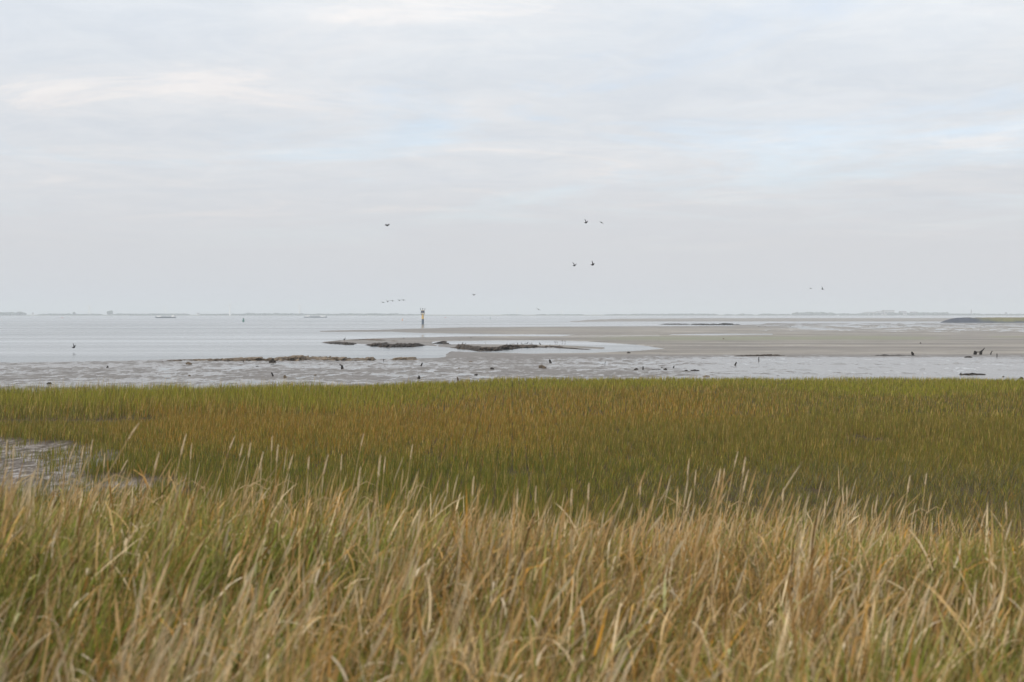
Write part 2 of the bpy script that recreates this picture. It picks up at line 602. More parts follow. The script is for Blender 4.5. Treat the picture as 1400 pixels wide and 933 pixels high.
pool = band([(600, 468), (660, 466), (740, 465.2), (800, 467), (860, 471), (895, 476)],
            [(600, 480), (640, 482.2), (720, 484), (800, 483), (850, 480.5), (895, 476.8)], 1.4)
pool *= (UW > 596) & (UW < 897)
mid = band([(600, 471.4), (640, 471.2), (700, 471.5), (760, 472.4), (815, 475.2)],
           [(600, 474), (640, 476.5), (690, 477.4), (730, 474.6), (780, 475.6), (815, 476.6)], 0.9)
mid = np.where((UW > 598) & (UW < 818), mid, -1.5)
poolB = band([(900, 457.2), (960, 456.4), (1060, 456.6)], [(900, 458), (960, 458.2), (1060, 457.4)], 0.7)
poolB = np.where((UW > 905) & (UW < 1055), poolB, -1.5)
bar1 = np.where(UW > 430, bar1, -1.5)
bar2 = np.where((UW > 442) & (UW < 900), bar2, -1.5)
far1 = np.where(UW > 772, far1, -1.5)
flatR = np.where(UW > 561, flatR, -1.5)

Zm = np.full(UU.shape, -0.35)


def raise_to(mask, h):
    global Zm
    z = np.where(mask > 0, mask * h, mask * 0.25)
    Zm = np.maximum(Zm, np.clip(z, -0.35, None))


raise_to(far1, 0.16)
raise_to(bar1, 0.14)
raise_to(bar2, 0.07)
raise_to(flatR, 0.16)
pl = np.clip(pool + 0.3, 0, 1)
Zm = np.where(pl > 0, Zm * (1 - pl) + pl * (-0.06), Zm)
plB = np.clip(poolB + 0.3, 0, 1)
Zm = np.where(plB > 0, Zm * (1 - plB) + plB * (-0.04), Zm)
raise_to(mid, 0.12)
raise_to(near, 0.10)
nearw = np.clip(near, 0, 1)
# hummocky soft mud between runnels that still hold water
hum = fbm(GX * 0.55 + 3, GY * 0.24, 21, 5, 0.62) - 0.5
hum2 = fbm(GX * 0.10, GY * 0.05 + 5, 31, 3) - 0.5
mott = nearw * sstep(487.5, 492, VV) * (1 - 0.55 * sstep(780, 1000, UU))
hum3 = fbm(GX * 1.7 + 8, GY * 0.62, 27, 4, 0.65) - 0.5
Zm += np.where(Zm > -0.05, mott * (hum * 0.14 + hum3 * 0.20 + hum2 * 0.10 - 0.050), 0)
rightw = sstep(950, 1150, UU) * sstep(440, 442.5, VV) * (1 - sstep(452, 458, VV))
Zm += np.where(Zm > 0, rightw * ((fbm(GX * 0.14, GY * 0.035, 44, 5, 0.66) - 0.53) * 0.9), 0)
# wet sheen of the runnel plain to the right, before the grass
Zm += np.where(Zm > 0, 0.03 * (fbm(GX * 0.06, GY * 0.03, 61, 4) - 0.5), 0)
sheenR = nearw * sstep(820, 1000, UU) * sstep(485, 489, VV)
Zm -= sheenR * (0.050 + 0.06 * (fbm(GX * 0.30, GY * 0.22, 71, 5, 0.6) - 0.42))
wetA = np.clip(0.48 * mott + 0.50 * sheenR + 0.36 * rightw + 0.5 * np.clip(bar2, 0, 1) * sstep(463, 460, VV)
               + 0.55 * (1 - sstep(0.0, 0.05, Zm)), 0, 1)
sandA = np.clip(sstep(447, 455, VV) * (1 - sstep(484, 488, VV)) * sstep(600, 760, UU + 0 * VV) + 0.8 * np.clip(far1, 0, 1)
                + 0.55 * np.clip(bar1, 0, 1) + 0.35 * np.clip(bar2, 0, 1), 0, 1)
sandA *= 0.55 + 0.6 * fbm(GX * 0.02, GY * 0.006, 81, 4)
algaA = sstep(850, 980, UU) * (1 - sstep(1230, 1330, UU)) * np.exp(-((VV - 462.5 + 3 * wob) / 2.2) ** 2) * (0.4 + 0.9 * fbm(GX * 0.03, GY * 0.02, 5, 3)) \
    + sstep(1340, 1370, UU) * np.exp(-((VV - 461.5) / 0.8) ** 2) * 1.0 + 0.5 * sstep(780, 860, UU) * (1 - sstep(1000, 1100, UU)) * np.exp(-((VV - 464) / 2.5) ** 2)
Vm = np.stack([GX.ravel(), GY.ravel(), Zm.ravel()], 1)
o = np_mesh('mud_flat', Vm, None, M['mud'], {'wet': wetA.ravel(), 'sand': np.clip(sandA, 0, 1).ravel(), 'alga': np.clip(algaA * 1.6, 0, 0.9).ravel()},
            grid_quads(*UU.shape)[:, ::-1].copy(), True)
tag(o, 'wet tidal mud flat with runnels and sand bars', 'mud', kind='structure')


def mud_z(x, y):
    """height of the mud (or the water on it) at a point"""
    u, v = to_px(x, y, 0.0)
    c = int(np.clip(round((u - U[0]) / 2.2), 0, len(U) - 1))
    r = int(np.argmin(np.abs(Vr - v)))
    return max(0.0, float(Zm[r, c]))


# ------------------------------------------------------------------ ground: dike slope and salt marsh
EDGE = np.array([(-900, 536), (0, 533.5), (130, 532), (350, 529.5), (480, 525), (560, 522), (680, 519.5), (900, 518), (1400, 519.5), (2300, 519)], float)
EDGE_D = (CAM_H - 0.80) * F / (EDGE[:, 1] - 3.0 - 3.5 * sstep(500, 750, EDGE[:, 0]) - V_HOR)
EDGE_T = (EDGE[:, 0] - 700) / F


def edge_y(x, y):
    """distance of the marsh's seaward edge in the direction of (x, y)"""
    return np.interp(x / np.maximum(y, 1.0), EDGE_T, EDGE_D) + 5.0 * (fbm(np.asarray(x) * 0.16, np.asarray(x) * 0.05, 9, 5, 0.6) - 0.5)


def ground_z(x, y):
    x = np.asarray(x, float); y = np.asarray(y, float)
    top = 3.35 - 0.030 * np.clip(y, -30, 12) - 0.010 * np.clip(y - 6, 0, 6) ** 1.5
    top = top - 0.04 + 0.26 * (fbm(x * 0.45, y * 0.35, 91, 4) - 0.5) - 0.040 * np.clip(x, -7, 0) - 0.034 * np.clip(x, 0, 7)
    s = sstep(8.5, 26.5, y + 0.8 * (fbm(x * 0.3, y * 0.1, 92, 2) - 0.5))
    z = top * (1 - s) + 0.42 * s
    z = z + 0.10 * (fbm(x * 0.12, y * 0.12, 93, 4) - 0.5) * sstep(22, 30, y)
    e = edge_y(x, y)
    z = np.where(y > e - 1.5, z * (1 - sstep(e - 1.5, e + 1.0, y)) - 0.30 * sstep(e - 1.5, e + 1.0, y), z)
    return z


def pan_mask(x, y):
    """the bare mud pan in the marsh"""
    u, v = to_px(x, y, 0.42)
    w = (fbm(np.asarray(x) * 0.35, np.asarray(y) * 0.22, 55, 4) - 0.5)
    r = ((u - 0) / 150.0) ** 2 + ((v - 632) / 35.0) ** 2
    r2 = ((u - 80) / 170.0) ** 2 + ((v - 662) / 18.0) ** 2
    return 1 - sstep(0.72, 1.10, np.minimum(r, r2 + 0.1) + 1.7 * w)


ys = np.concatenate([np.arange(-42, 0, 3.0), np.arange(0, 24, 0.35), np.arange(24, 60, 0.7), np.arange(60, 108, 1.0)])
xs = np.concatenate([np.arange(-110, -36, 2.5), np.arange(-36, 36, 0.45), np.arange(36, 111, 2.5)])
XX, YY = np.meshgrid(xs, ys)
ZZ = ground_z(XX, YY)
pan = pan_mask(XX, YY) * (YY > 22)
ZZ = ZZ - 0.14 * pan + pan * 0.16 * (fbm(XX * 1.2, YY * 0.8, 257, 3, 0.6) - 0.5)
o = np_mesh('ground', np.stack([XX.ravel(), YY.ravel(), ZZ.ravel()], 1), None, M['soil'], {'wet': pan.ravel()}, grid_quads(*XX.shape), True)
tag(o, 'dark soil of the dike slope and the salt marsh', 'ground', kind='structure')


# ================================================================== grass
def blades(base, L, w, az, tilt, curl, face, col, levels, prof, tipcol=None):
    """ribbons that bend as they rise; returns vertices, triangles, colours"""
    n = len(L)
    t = np.asarray(levels, float)
    S = len(t)
    pos = np.zeros((n, S, 3)); pos[:, 0] = base
    for i in range(1, S):
        tm = 0.5 * (t[i] + t[i - 1])
        th = tilt + curl * tm ** 1.4
        d = np.stack([np.sin(th) * np.cos(az), np.sin(th) * np.sin(az), np.cos(th)], 1)
        pos[:, i] = pos[:, i - 1] + d * (L * (t[i] - t[i - 1]))[:, None]
    side = np.stack([np.cos(face), np.sin(face), 0 * face], 1)
    pr = np.asarray(prof, float)
    ww = w[:, None] * pr[None, :] * 0.5
    A = pos - side[:, None, :] * ww[:, :, None]
    B = pos + side[:, None, :] * ww[:, :, None]
    V = np.empty((n, 2 * S - 1, 3), np.float32)
    V[:, 0:2 * (S - 1):2] = A[:, :-1]
    V[:, 1:2 * (S - 1):2] = B[:, :-1]
    V[:, -1] = pos[:, -1]
    tri = []
    for i in range(S - 2):
        a = 2 * i
        tri += [(a, a + 1, a + 3), (a, a + 3, a + 2)]
    a = 2 * (S - 2)
    tri.append((a, a + 1, a + 2))
    tri = np.array(tri)
    m = 2 * S - 1
    T = (np.arange(n)[:, None, None] * m + tri[None]).reshape(-1, 3)
    C = np.repeat(col[:, None, :], m, 1)
    if tipcol is not None:
        lev = np.concatenate([np.repeat(t[:-1], 2), t[-1:]])
        k = np.clip((lev - 0.35) / 0.65, 0, 1)[None, :, None]
        C = C * (1 - k) + tipcol[:, None, :] * k
    return V.reshape(-1, 3), T, C.reshape(-1, 3)


def merge(parts):
    Vs, Ts, Cs, n = [], [], [], 0
    for V, T, C in parts:
        Vs.append(V); Ts.append(T + n); Cs.append(C)
        n += len(V)
    return np.concatenate(Vs), np.concatenate(Ts), np.concatenate(Cs)


def pick(pal, wts, n):
    pal = np.array(pal)
    wts = np.asarray(wts, float)
    if wts.ndim == 1:
        idx = RNG.choice(len(pal), n, p=wts / wts.sum())
    else:
        c = np.cumsum(wts, 1); c /= c[:, -1:]
        idx = (RNG.random(n)[:, None] > c).sum(1).clip(0, len(pal) - 1)
    return pal[idx]


def scatter_near(n, y0, y1):
    y = np.sqrt(RNG.random(n) * (y1 ** 2 - y0 ** 2) + y0 ** 2)
    x = (RNG.random(n) * 2 - 1) * (0.385 * y + 1.1)
    return x, y


# ---- tall dry grass on the dike slope
STRAW = [(0.50, 0.335, 0.150), (0.44, 0.270, 0.100), (0.62, 0.485, 0.30), (0.34, 0.190, 0.060), (0.50, 0.255, 0.045),
         (0.215, 0.230, 0.042), (0.105, 0.140, 0.020), (0.30, 0.280, 0.085), (0.100, 0.062, 0.026)]
W_DRY = [2.2, 2.2, 1.4, 1.9, 0.25, 2.2, 2.2, 1.8, 2.0]
W_GRN = [0.7, 0.7, 0.5, 0.6, 0.12, 3.8, 4.6, 2.4, 1.4]
parts = []


def green_w(x, y):
    g = np.clip(sstep(0.40, 0.58, fbm(x * 0.75, y * 0.45, 101, 3)) + 0.35 * sstep(0.3, -1.5, x), 0, 1)[:, None]
    return np.array(W_DRY)[None] * (1 - g) + np.array(W_GRN)[None] * g


def lean_field(x, y):
    a = 0.30 + (fbm(x * 0.5, y * 0.5, 111, 3) - 0.5) * 3.0
    b = 0.20 + (fbm(x * 0.8, y * 0.6, 121, 3) - 0.5) * 0.7
    return a, b


def tuft(x, y, amt):
    """pull positions towards tuft centres"""
    c = 0.16
    cx = (np.floor(x / c) + 0.5 + (hash2(np.floor(x / c), np.floor(y / c), 5) - 0.5) * 0.9) * c
    cy = (np.floor(y / c) + 0.5 + (hash2(np.floor(x / c), np.floor(y / c), 6) - 0.5) * 0.9) * c
    return x + (cx - x) * amt, y + (cy - y) * amt


def hfac(x, y):
    return 0.22 + 1.30 * fbm(x * 1.7, y * 1.2, 131, 4, 0.62)


# leaves
for n, ya, yb, wa, wb in ((76000, 1.8, 10.0, 0.0035, 0.0095), (62000, 10.0, 22.5, 0.005, 0.011)):
    x, y = scatter_near(n, ya, yb)
    kp = (y < 9) | (fbm(x * 0.8, y * 0.5, 181, 4) > 0.34 + 0.16 * RNG.random(n))
    x, y = x[kp], y[kp]
    n = len(x)
    x, y = tuft(x, y, 0.75 * RNG.random(n) ** 0.6)
    z = ground_z(x, y)
    a0, t0 = lean_field(x, y)
    hf = hfac(x, y)
    L = (0.26 + 0.70 * RNG.random(n) ** 1.9) * hf
    az = a0 + RNG.normal(0, 1.3, n)
    tilt = np.abs(t0 + RNG.normal(0, 0.24, n))
    curl = RNG.gamma(1.5, 0.5, n)
    w = RNG.uniform(wa, wb, n)
    face = RNG.normal(0, 0.9, n)
    wt_ = green_w(x, y)
    col = pick(STRAW, wt_, n) * RNG.uniform(0.42, 1.12, n)[:, None]
    tip = pick(STRAW[:5], W_DRY[:5], n)
    tip = col * 0.7 + tip * 0.3
    parts.append(blades(np.stack([x, y, z], 1), L, w, az, tilt, curl, face, col, *(([0, .3, .58, .82, 1], [0.8, 1, .95, .6, 0]) if yb < 11 else ([0, .38, .74, 1], [0.8, 1, .8, 0])), tip))
# fresh green leaves growing through the straw
n = 46000
x, y = scatter_near(n, 1.8, 19)
gk = 0.10 * sstep(0.5, -1.5, x) + fbm(x * 0.75, y * 0.45, 101, 3) + 0.25 * (fbm(x * 2.5, y * 2.0, 171, 2) - 0.5)
kp = gk > 0.36 + 0.22 * RNG.random(n)
x, y = x[kp], y[kp]
n = len(x)
x, y = tuft(x, y, 0.8 * RNG.random(n) ** 0.5)
z = ground_z(x, y)
a0, t0 = lean_field(x, y)
L = (0.34 + 0.44 * RNG.random(n)) * (0.45 + 0.6 * hfac(x, y))
col = pick([(0.195, 0.255, 0.036), (0.265, 0.310, 0.060), (0.125, 0.175, 0.024), (0.34, 0.34, 0.09)], [3, 2.5, 3, 1.2], n) * RNG.uniform(0.7, 1.2, n)[:, None]
parts.append(blades(np.stack([x, y, z], 1), L, RNG.uniform(0.004, 0.009, n), a0 + RNG.normal(0, 1.0, n), np.abs(0.7 * t0 + RNG.normal(0, 0.15, n)),
                    RNG.gamma(1.8, 0.34, n), RNG.normal(0, 0.9, n), col, [0, .38, .74, 1], [0.8, 1, .8, 0]))
# broad bleached leaves that curl over
n = 1500
x, y = scatter_near(n, 2.4, 9.0)
z = ground_z(x, y) + RNG.uniform(0.25, 0.60, n) * (0.5 + 0.5 * hfac(x, y))
az = RNG.normal(0.2, 1.6, n)
col = pick([(0.66, 0.55, 0.39), (0.58, 0.42, 0.22), (0.60, 0.38, 0.13), (0.42, 0.42, 0.20)], [3, 3, 1, 1], n) * RNG.uniform(0.8, 1.1, n)[:, None]
parts.append(blades(np.stack([x, y, z], 1), RNG.uniform(0.06, 0.26, n), RNG.uniform(0.008, 0.016, n), az, RNG.normal(0.5, 0.4, n), RNG.normal(1.3, 0.9, n),
                    az + pi / 2 + RNG.normal(0, 0.4, n), col, [0, .25, .5, .78, 1], [0.6, 1, 1, .7, 0]))
# fallen and broken dead leaves
n = 20000
x, y = scatter_near(n, 2.0, 17)
z = ground_z(x, y) + RNG.uniform(0.12, 0.62, n) * hfac(x, y)
L = RNG.uniform(0.12, 0.42, n)
a0, t0 = lean_field(x, y)
az = a0 + RNG.normal(0, 1.4, n)
tilt = RNG.normal(0.75, 0.45, n)
curl = RNG.normal(0.6, 0.9, n)
w = RNG.uniform(0.0045, 0.013, n)
face = az + pi / 2 + RNG.normal(0, 0.5, n)
col = pick(STRAW[:5] + STRAW[7:], [2.5, 2.5, 2.2, 2, .8, .7, .9], n) * RNG.uniform(0.8, 1.15, n)[:, None]
parts.append(blades(np.stack([x, y, z], 1), L, w, az, tilt, curl, face, col, [0, .3, .6, .85, 1], [0.7, 1, .95, .65, 0]))
# culms with seed spikes
n = 8000
x, y = scatter_near(n, 2.4, 20)
cl = fbm(x * 0.9, y * 0.7, 161, 3)
kp = cl > 0.40 + 0.16 * RNG.random(n)
x, y, cl = x[kp], y[kp], cl[kp]
n = len(x)
x, y = tuft(x, y, 0.6 * RNG.random(n))
z = ground_z(x, y)
a0, t0 = lean_field(x, y)
L = RNG.uniform(0.55, 1.02, n) * (0.45 + 0.55 * hfac(x, y)) * (0.9 + 0.9 * (cl - 0.45))
az = 0.15 + 0.4 * a0 + RNG.normal(0, 0.55, n)
tilt = np.abs(0.10 + 0.6 * t0 + RNG.normal(0, 0.10, n))
curl = RNG.gamma(2.0, 0.12, n)
face = RNG.uniform(0, pi, n)
col = pick([(0.50, 0.34, 0.16), (0.43, 0.28, 0.12), (0.52, 0.40, 0.23), (0.32, 0.27, 0.10)], [3, 3, 2, 1], n) * RNG.uniform(0.85, 1.15, n)[:, None]
tip = pick([(0.60, 0.46, 0.27), (0.52, 0.35, 0.17), (0.56, 0.47, 0.33)], [2, 2, 2], n)
B_ = np.stack([x, y, z], 1)
lev, prof = [0, .45, .80, .835, .89, .95, 1], [.34, .28, .22, .75, 1.0, .72, 0]
w = RNG.uniform(0.007, 0.011, n)
parts.append(blades(B_, L, w, az, tilt, curl, face, col, lev, prof, tip))
parts.append(blades(B_, L, w, az, tilt, curl, face + pi / 2, col, lev, prof, tip))
# bundles of long pale straw that lean together
BX, BY, BL, BA, BT, BC, BW, BK = [], [], [], [], [], [], [], []
for k in range(150):
    y_ = 2.6 + 13.0 * RNG.random() ** 1.2
    x_ = (RNG.random() * 2 - 1) * (0.38 * y_ + 0.6)
    m_ = int(RNG.integers(10, 42))
    a_ = RNG.normal(0.25, 0.8); t_ = abs(RNG.normal(0.30, 0.22))
    if k < 6:
        x_, y_, m_, a_, t_ = 1.15 + 0.12 * k, 3.5 + 0.12 * k, 46, 0.12, 0.62
    c_ = np.array(STRAW[int(RNG.choice([0, 1, 2, 2, 3, 5, 7]))]) * RNG.uniform(0.85, 1.2)
    r_ = RNG.uniform(0.02, 0.07)
    BX.append(x_ + RNG.normal(0, r_, m_)); BY.append(y_ + RNG.normal(0, r_, m_))
    BL.append(RNG.uniform(0.55, 0.98, m_)); BA.append(a_ + RNG.normal(0, 0.35, m_)); BT.append(np.abs(t_ + RNG.normal(0, 0.10, m_)))
    BC.append(c_[None] * RNG.uniform(0.75, 1.15, m_)[:, None]); BW.append(RNG.uniform(0.004, 0.009, m_)); BK.append(RNG.gamma(1.6, 0.28, m_))
x, y, L, az, tilt, w, curl = (np.concatenate(q) for q in (BX, BY, BL, BA, BT, BW, BK))
col = np.concatenate(BC)
z = ground_z(x, y)
parts.append(blades(np.stack([x, y, z], 1), L * np.clip(hfac(x, y) + 0.1, 0.75, 1.1), w, az, tilt, curl, RNG.normal(0, 0.8, len(x)), col, [0, .3, .58, .82, 1], [0.8, 1, .95, .6, 0]))
V, T, C = merge(parts)
o = np_mesh('dike_grass', V, T, M['grass'], {'col': C})
tag(o, 'tall straw coloured and green grass covering the dike slope', 'grass', kind='stuff')
NT = len(T)

# ---- salt marsh: cordgrass, dense and level
GREEN_Y = (0.280, 0.272, 0.034)
GREEN_D = (0.130, 0.145, 0.026)
RUST = (0.330, 0.185, 0.036)
OLIVE = (0.185, 0.142, 0.036)
GREY_G = (0.165, 0.155, 0.085)
STR = (0.46, 0.33, 0.12)


def marsh_zone(u, v, x, y):
    """which plants grow where: weights of green, dark green, rust, olive, grey green, straw"""
    q = (fbm(x * 0.09, y * 0.05, 201, 4) - 0.5)
    vv = v + q * 26
    uu = u + q * 160
    farg = sstep(572 - 30 * sstep(420, 800, u), 552 - 22 * sstep(420, 800, u), vv)        # green belt along the shore
    rust = np.exp(-((vv - 592) / 26) ** 2) * sstep(120, 260, uu) * (1 - sstep(640, 860, uu)) \
        + 0.75 * np.exp(-((vv - 560) / 20) ** 2) * sstep(380, 560, uu) * (1 - sstep(900, 1150, uu))
    olive = sstep(560, 600, vv) * sstep(600, 800, uu)
    olive = np.maximum(olive, 0.25)
    grey = sstep(632, 668, vv) * sstep(760, 980, uu)
    gd = sstep(612, 640, vv) * (1 - sstep(850, 1000, uu)) + 0.55 + 0.7 * sstep(570, 640, vv)
    wts = np.stack([0.25 + 2.8 * farg, 1.15 * gd + 0.3 * farg, 0.22 + 1.5 * rust, 0.35 + 1.9 * olive, 0.05 + 1.7 * grey, 0.22 + 0.25 * rust], 1)
    return np.clip(wts, 0.01, None)


def marsh_height(u, v, x, y):
    h = 0.36 + 0.26 * (fbm(x * 0.30, y * 0.16, 211, 3) - 0.5) + 0.40 * (fbm(x * 1.6, y * 0.9, 215, 3, 0.6) - 0.5)
    tall = sstep(577, 570, v + 10 * (fbm(x * 0.16, y * 0.1, 221, 3) - 0.5)) * (1 - sstep(330, 560, u))
    h = h + 0.34 * tall
    h = h * (1 - 0.25 * sstep(640, 680, v) * sstep(700, 950, u))
    return h


parts = []
for (n, y0, y1, wmin, wmax) in ((72000, 30, 40, 0.006, 0.011), (195000, 40, 62, 0.008, 0.014), (150000, 62, 98, 0.012, 0.022)):
    y = np.sqrt(RNG.random(n) * (y1 ** 2 - y0 ** 2) + y0 ** 2)
    x = (RNG.random(n) * 2 - 1) * (0.385 * y + 2.0)
    c = 0.45
    ix, iy = np.floor(x / c), np.floor(y / c)
    pull = 0.35 * RNG.random(n)
    x = x + ((ix + 0.2 + 0.6 * hash2(ix, iy, 7)) * c - x) * pull
    y = y + ((iy + 0.2 + 0.6 * hash2(ix, iy, 8)) * c - y) * pull
    keep = (y < edge_y(x, y) - 0.3 * RNG.random(n)) & ((pan_mask(x, y) < 0.35 + 0.25 * RNG.random(n)) | ((fbm(x * 1.3, y * 0.9, 251, 3) > 0.54) & (RNG.random(n) < 0.4)))
    keep &= (fbm(x * 0.5, y * 0.3, 231, 4) > 0.22)
    uk, vk = to_px(x, y, 0.42)
    vk = vk + 9 * (fbm(x * 0.16, y * 0.1, 221, 3) - 0.5)
    keep &= ~((vk > 575) & (vk < 581.5) & (uk < 330) & (fbm(x * 0.3, y * 0.3, 241, 3) > 0.36 + 0.25 * sstep(150, 330, uk)))
    x, y = x[keep], y[keep]
    n = len(x)
    z = ground_z(x, y)
    u, v = to_px(x, y, z)
    Hh = marsh_height(u, v, x, y)
    # sparse margin of a few taller stems along the shore
    L = Hh * RNG.uniform(0.62, 1.12, n)
    edged = np.clip(1 - (edge_y(x, y) - y) / 5.0, 0, 1)
    tallr = RNG.random(n) < 0.015 + 0.11 * edged
    L = np.where(tallr, L * (1.3 + 0.35 * edged * RNG.random(n)), L)
    curlz = 0.35 + 1.1 * sstep(625, 665, v) * sstep(700, 900, u)
    az = 0.2 + RNG.normal(0, 1.3, n)
    tilt = np.abs(RNG.normal(0.10, 0.13, n)) + 0.25 * RNG.random(n) * (curlz > 0.8)
    curl = RNG.gamma(1.6, 0.35, n) * curlz
    w = RNG.uniform(wmin, wmax, n)
    face = RNG.normal(0, 0.7, n)
    wts = marsh_zone(u, v, x, y)
    col = pick([GREEN_Y, GREEN_D, RUST, OLIVE, GREY_G, STR], wts, n) * RNG.uniform(0.58, 1.25, n)[:, None]
    col = np.where(tallr[:, None], np.array(STR)[None] * RNG.uniform(.8, 1.15, n)[:, None], col)
    parts.append(blades(np.stack([x, y, z], 1), L, w, az, tilt, curl, face, col, [0, .5, 1], [1.0, .8, 0]))
V, T, C = merge(parts)
o = np_mesh('marsh_grass', V, T, M['marsh'], {'col': C})
tag(o, 'level green and rust coloured cordgrass of the salt marsh', 'grass', kind='stuff')
NT += len(T)

# ---- single tall stalks that stand out above the marsh
STALKS = [(190, 578, 34), (128, 600, 10), (106, 604, 22), (115, 609, 8), (254, 593, 12), (261, 606, 4), (321, 596, 22), (333, 606, 14),
          (344, 604, 8), (219, 617, 12), (143, 619, 3), (8, 601, 3), (18, 608, 4), (175, 628, 24), (373, 595, 3), (381, 607, 4), (360, 617, 10),
          (400, 622, 14), (422, 624, 4), (449, 621, 12), (468, 620, 4), (498, 592, 14), (527, 624, 5), (520, 622, 5), (564, 607, 9),
          (493, 638, 6), (942, 626, 5), (951, 641, 4), (985, 640, 8), (991, 640, 5), (1010, 617, 14), (1020, 625, 7), (1023, 641, 10),
          (876, 655, 3), (805, 659, 2), (782, 668, 2), (1246, 650, 8), (1268, 647, 6), (1200, 676, 5), (1373, 684, -1), (1347, 696, 12),
          (1158, 664, 1), (1072, 668, 3), (708, 668, 2), (733, 664, 2), (613, 656, 4), (648, 650, 3), (1128, 682, 3)]
rs = random.Random(31)
for i, (u, v, lean) in enumerate(STALKS):
    D = rs.uniform(8.5, 13.0)
    tx, ty, tz = at(u, v, D)
    slope = max(0.0, lean) / 60.0
    bx = tx - slope * 0.9 - (0 if lean >= 0 else -0.05)
    bz = float(ground_z(bx, ty))
    r = empty('grass_stalk', (bx, ty, bz))
    H = tz - bz
    if i == 0:
        tag(r, 'longest grass stalk, bent far over beside the bare mud pan', 'grass stalk')
    elif u < 120:
        tag(r, 'dry seed headed grass stalk standing against the bare mud pan', 'grass stalk', 'stalks against the mud pan')
    elif lean >= 20:
        tag(r, 'tall dry grass stalk with seed head, leaning steeply', 'grass stalk', 'steeply leaning seed headed stalks')
    elif 930 < u < 1030:
        tag(r, 'pale seed headed grass stalk in the tall tuft before olive marsh', 'grass stalk', 'stalks of the tall tuft')
    else:
        tag(r, 'tall nearly upright dry grass stalk with seed head, outside the tall tuft', 'grass stalk', 'upright seed headed stalks above the dike grass')
    dx = tx - bx
    bend = lambda q: (dx * q ** 1.6, 0.03 * sin(3 * q + i), H * q)
    hl = rs.uniform(0.10, 0.16) / H
    pts = [bend(q) for q in (0, .25, .5, .7, 1 - hl + 0.01)]
    MB().tube(pts, [.0034, .0032, .0029, .0025, .0018], 5).build('stem', M['straw'], r)
    hb = MB()
    q0 = 1 - hl
    spts = [bend(q0 + hl * k / 6) for k in range(7)]
    hb.tube(spts, [.0018, .0040, .0050, .0048, .0040, .0028, .001], 6, 0.22, rs)
    for k in range(9):                                   # spikelets stand off the axis on alternate sides
        q = q0 + hl * (0.06 + 0.095 * k)
        p = Vector(bend(q)); p2 = Vector(bend(q + hl * 0.13))
        s_ = (-1) ** k
        offv = Vector((0.0060 * s_ * (1 - 0.06 * k), 0.003 * rs.uniform(-1, 1), 0))
        hb.tube([p, p * 0.5 + p2 * 0.5 + offv * 0.8, p2 + offv * 0.9], [.0012, .0032, .0006], 4)
    hb.build('seed_head', M['seed'], r)
    q = rs.uniform(0.45, 0.62)
    p = Vector(bend(q)); s_ = rs.choice((-1, 1))
    lf = [(p.x, p.y, p.z), (p.x + s_ * .05, p.y, p.z + .12), (p.x + s_ * .14, p.y + .02, p.z + .17), (p.x + s_ * .23, p.y + .03, p.z + .13)]
    MB().tube(lf, [.0022, .0034, .0028, .0006], 5, flat=0.3).build('leaf', M['straw'], r)

# ================================================================== eroded peat banks
from mathutils.bvhtree import BVHTree
BANKS = []


def bank(name, line, label, tint=(1, 1, 1), seed=0):
    """low eroded bank: line of (u, v, width m, height m)"""
    pts = np.array(line, float)
    N = 420
    tt = np.linspace(0, len(pts) - 1, N)
    u = np.interp(tt, np.arange(len(pts)), pts[:, 0]); v = np.interp(tt, np.arange(len(pts)), pts[:, 1])
    wd = np.interp(tt, np.arange(len(pts)), pts[:, 2]); ht = np.interp(tt, np.arange(len(pts)), pts[:, 3])
    X, Y = ground(u, v, 0.05)
    K_ = 13
    Vv = np.zeros((N, K_, 3)); Cc = np.zeros((N, K_, 3))
    for k in range(K_):
        s = k / (K_ - 1) * 2 - 1                      # -1 seaward foot ... +1 landward foot
        hs = np.clip(1 - abs(s) ** 3.0, 0, 1)
        nn = fbm(X * 1.1 + 7 * k * 0.13, Y * 0.3 + k * 0.45, 300 + seed, 4, 0.6)
        n2 = fbm(X * 0.42, Y * 0.2 + k * 0.20, 330 + seed, 4)
        Vv[:, k, 0] = X + (nn - 0.5) * 0.8
        Vv[:, k, 1] = Y + s * wd * (0.35 + 1.3 * nn)
        Vv[:, k, 2] = np.where(hs > 0, 0.68 * ht * hs * (0.12 + 0.95 * sstep(0.36, 0.58, n2)) * (0.35 + 1.25 * sstep(0.25, 0.75, nn)), 0) - (0.12 if abs(s) == 1 else 0.0)
        base = np.array((0.060, 0.042, 0.026)); topc = np.array((0.190, 0.148, 0.104))
        m_ = sstep(0.42, 0.66, nn)[:, None]
        Cc[:, k] = (base * (1 - m_) + topc * m_) * np.array(tint)
    o = np_mesh(name, Vv.reshape(-1, 3), None, M['peat'], {'col': Cc.reshape(-1, 3)}, grid_quads(N, K_)[:, ::-1].copy(), False)
    BANKS.append(BVHTree.FromPolygons([Vector(map(float, p)) for p in Vv.reshape(-1, 3)], grid_quads(N, K_).tolist()))
    tag(o, label, 'mud bank', kind='structure')
    return o


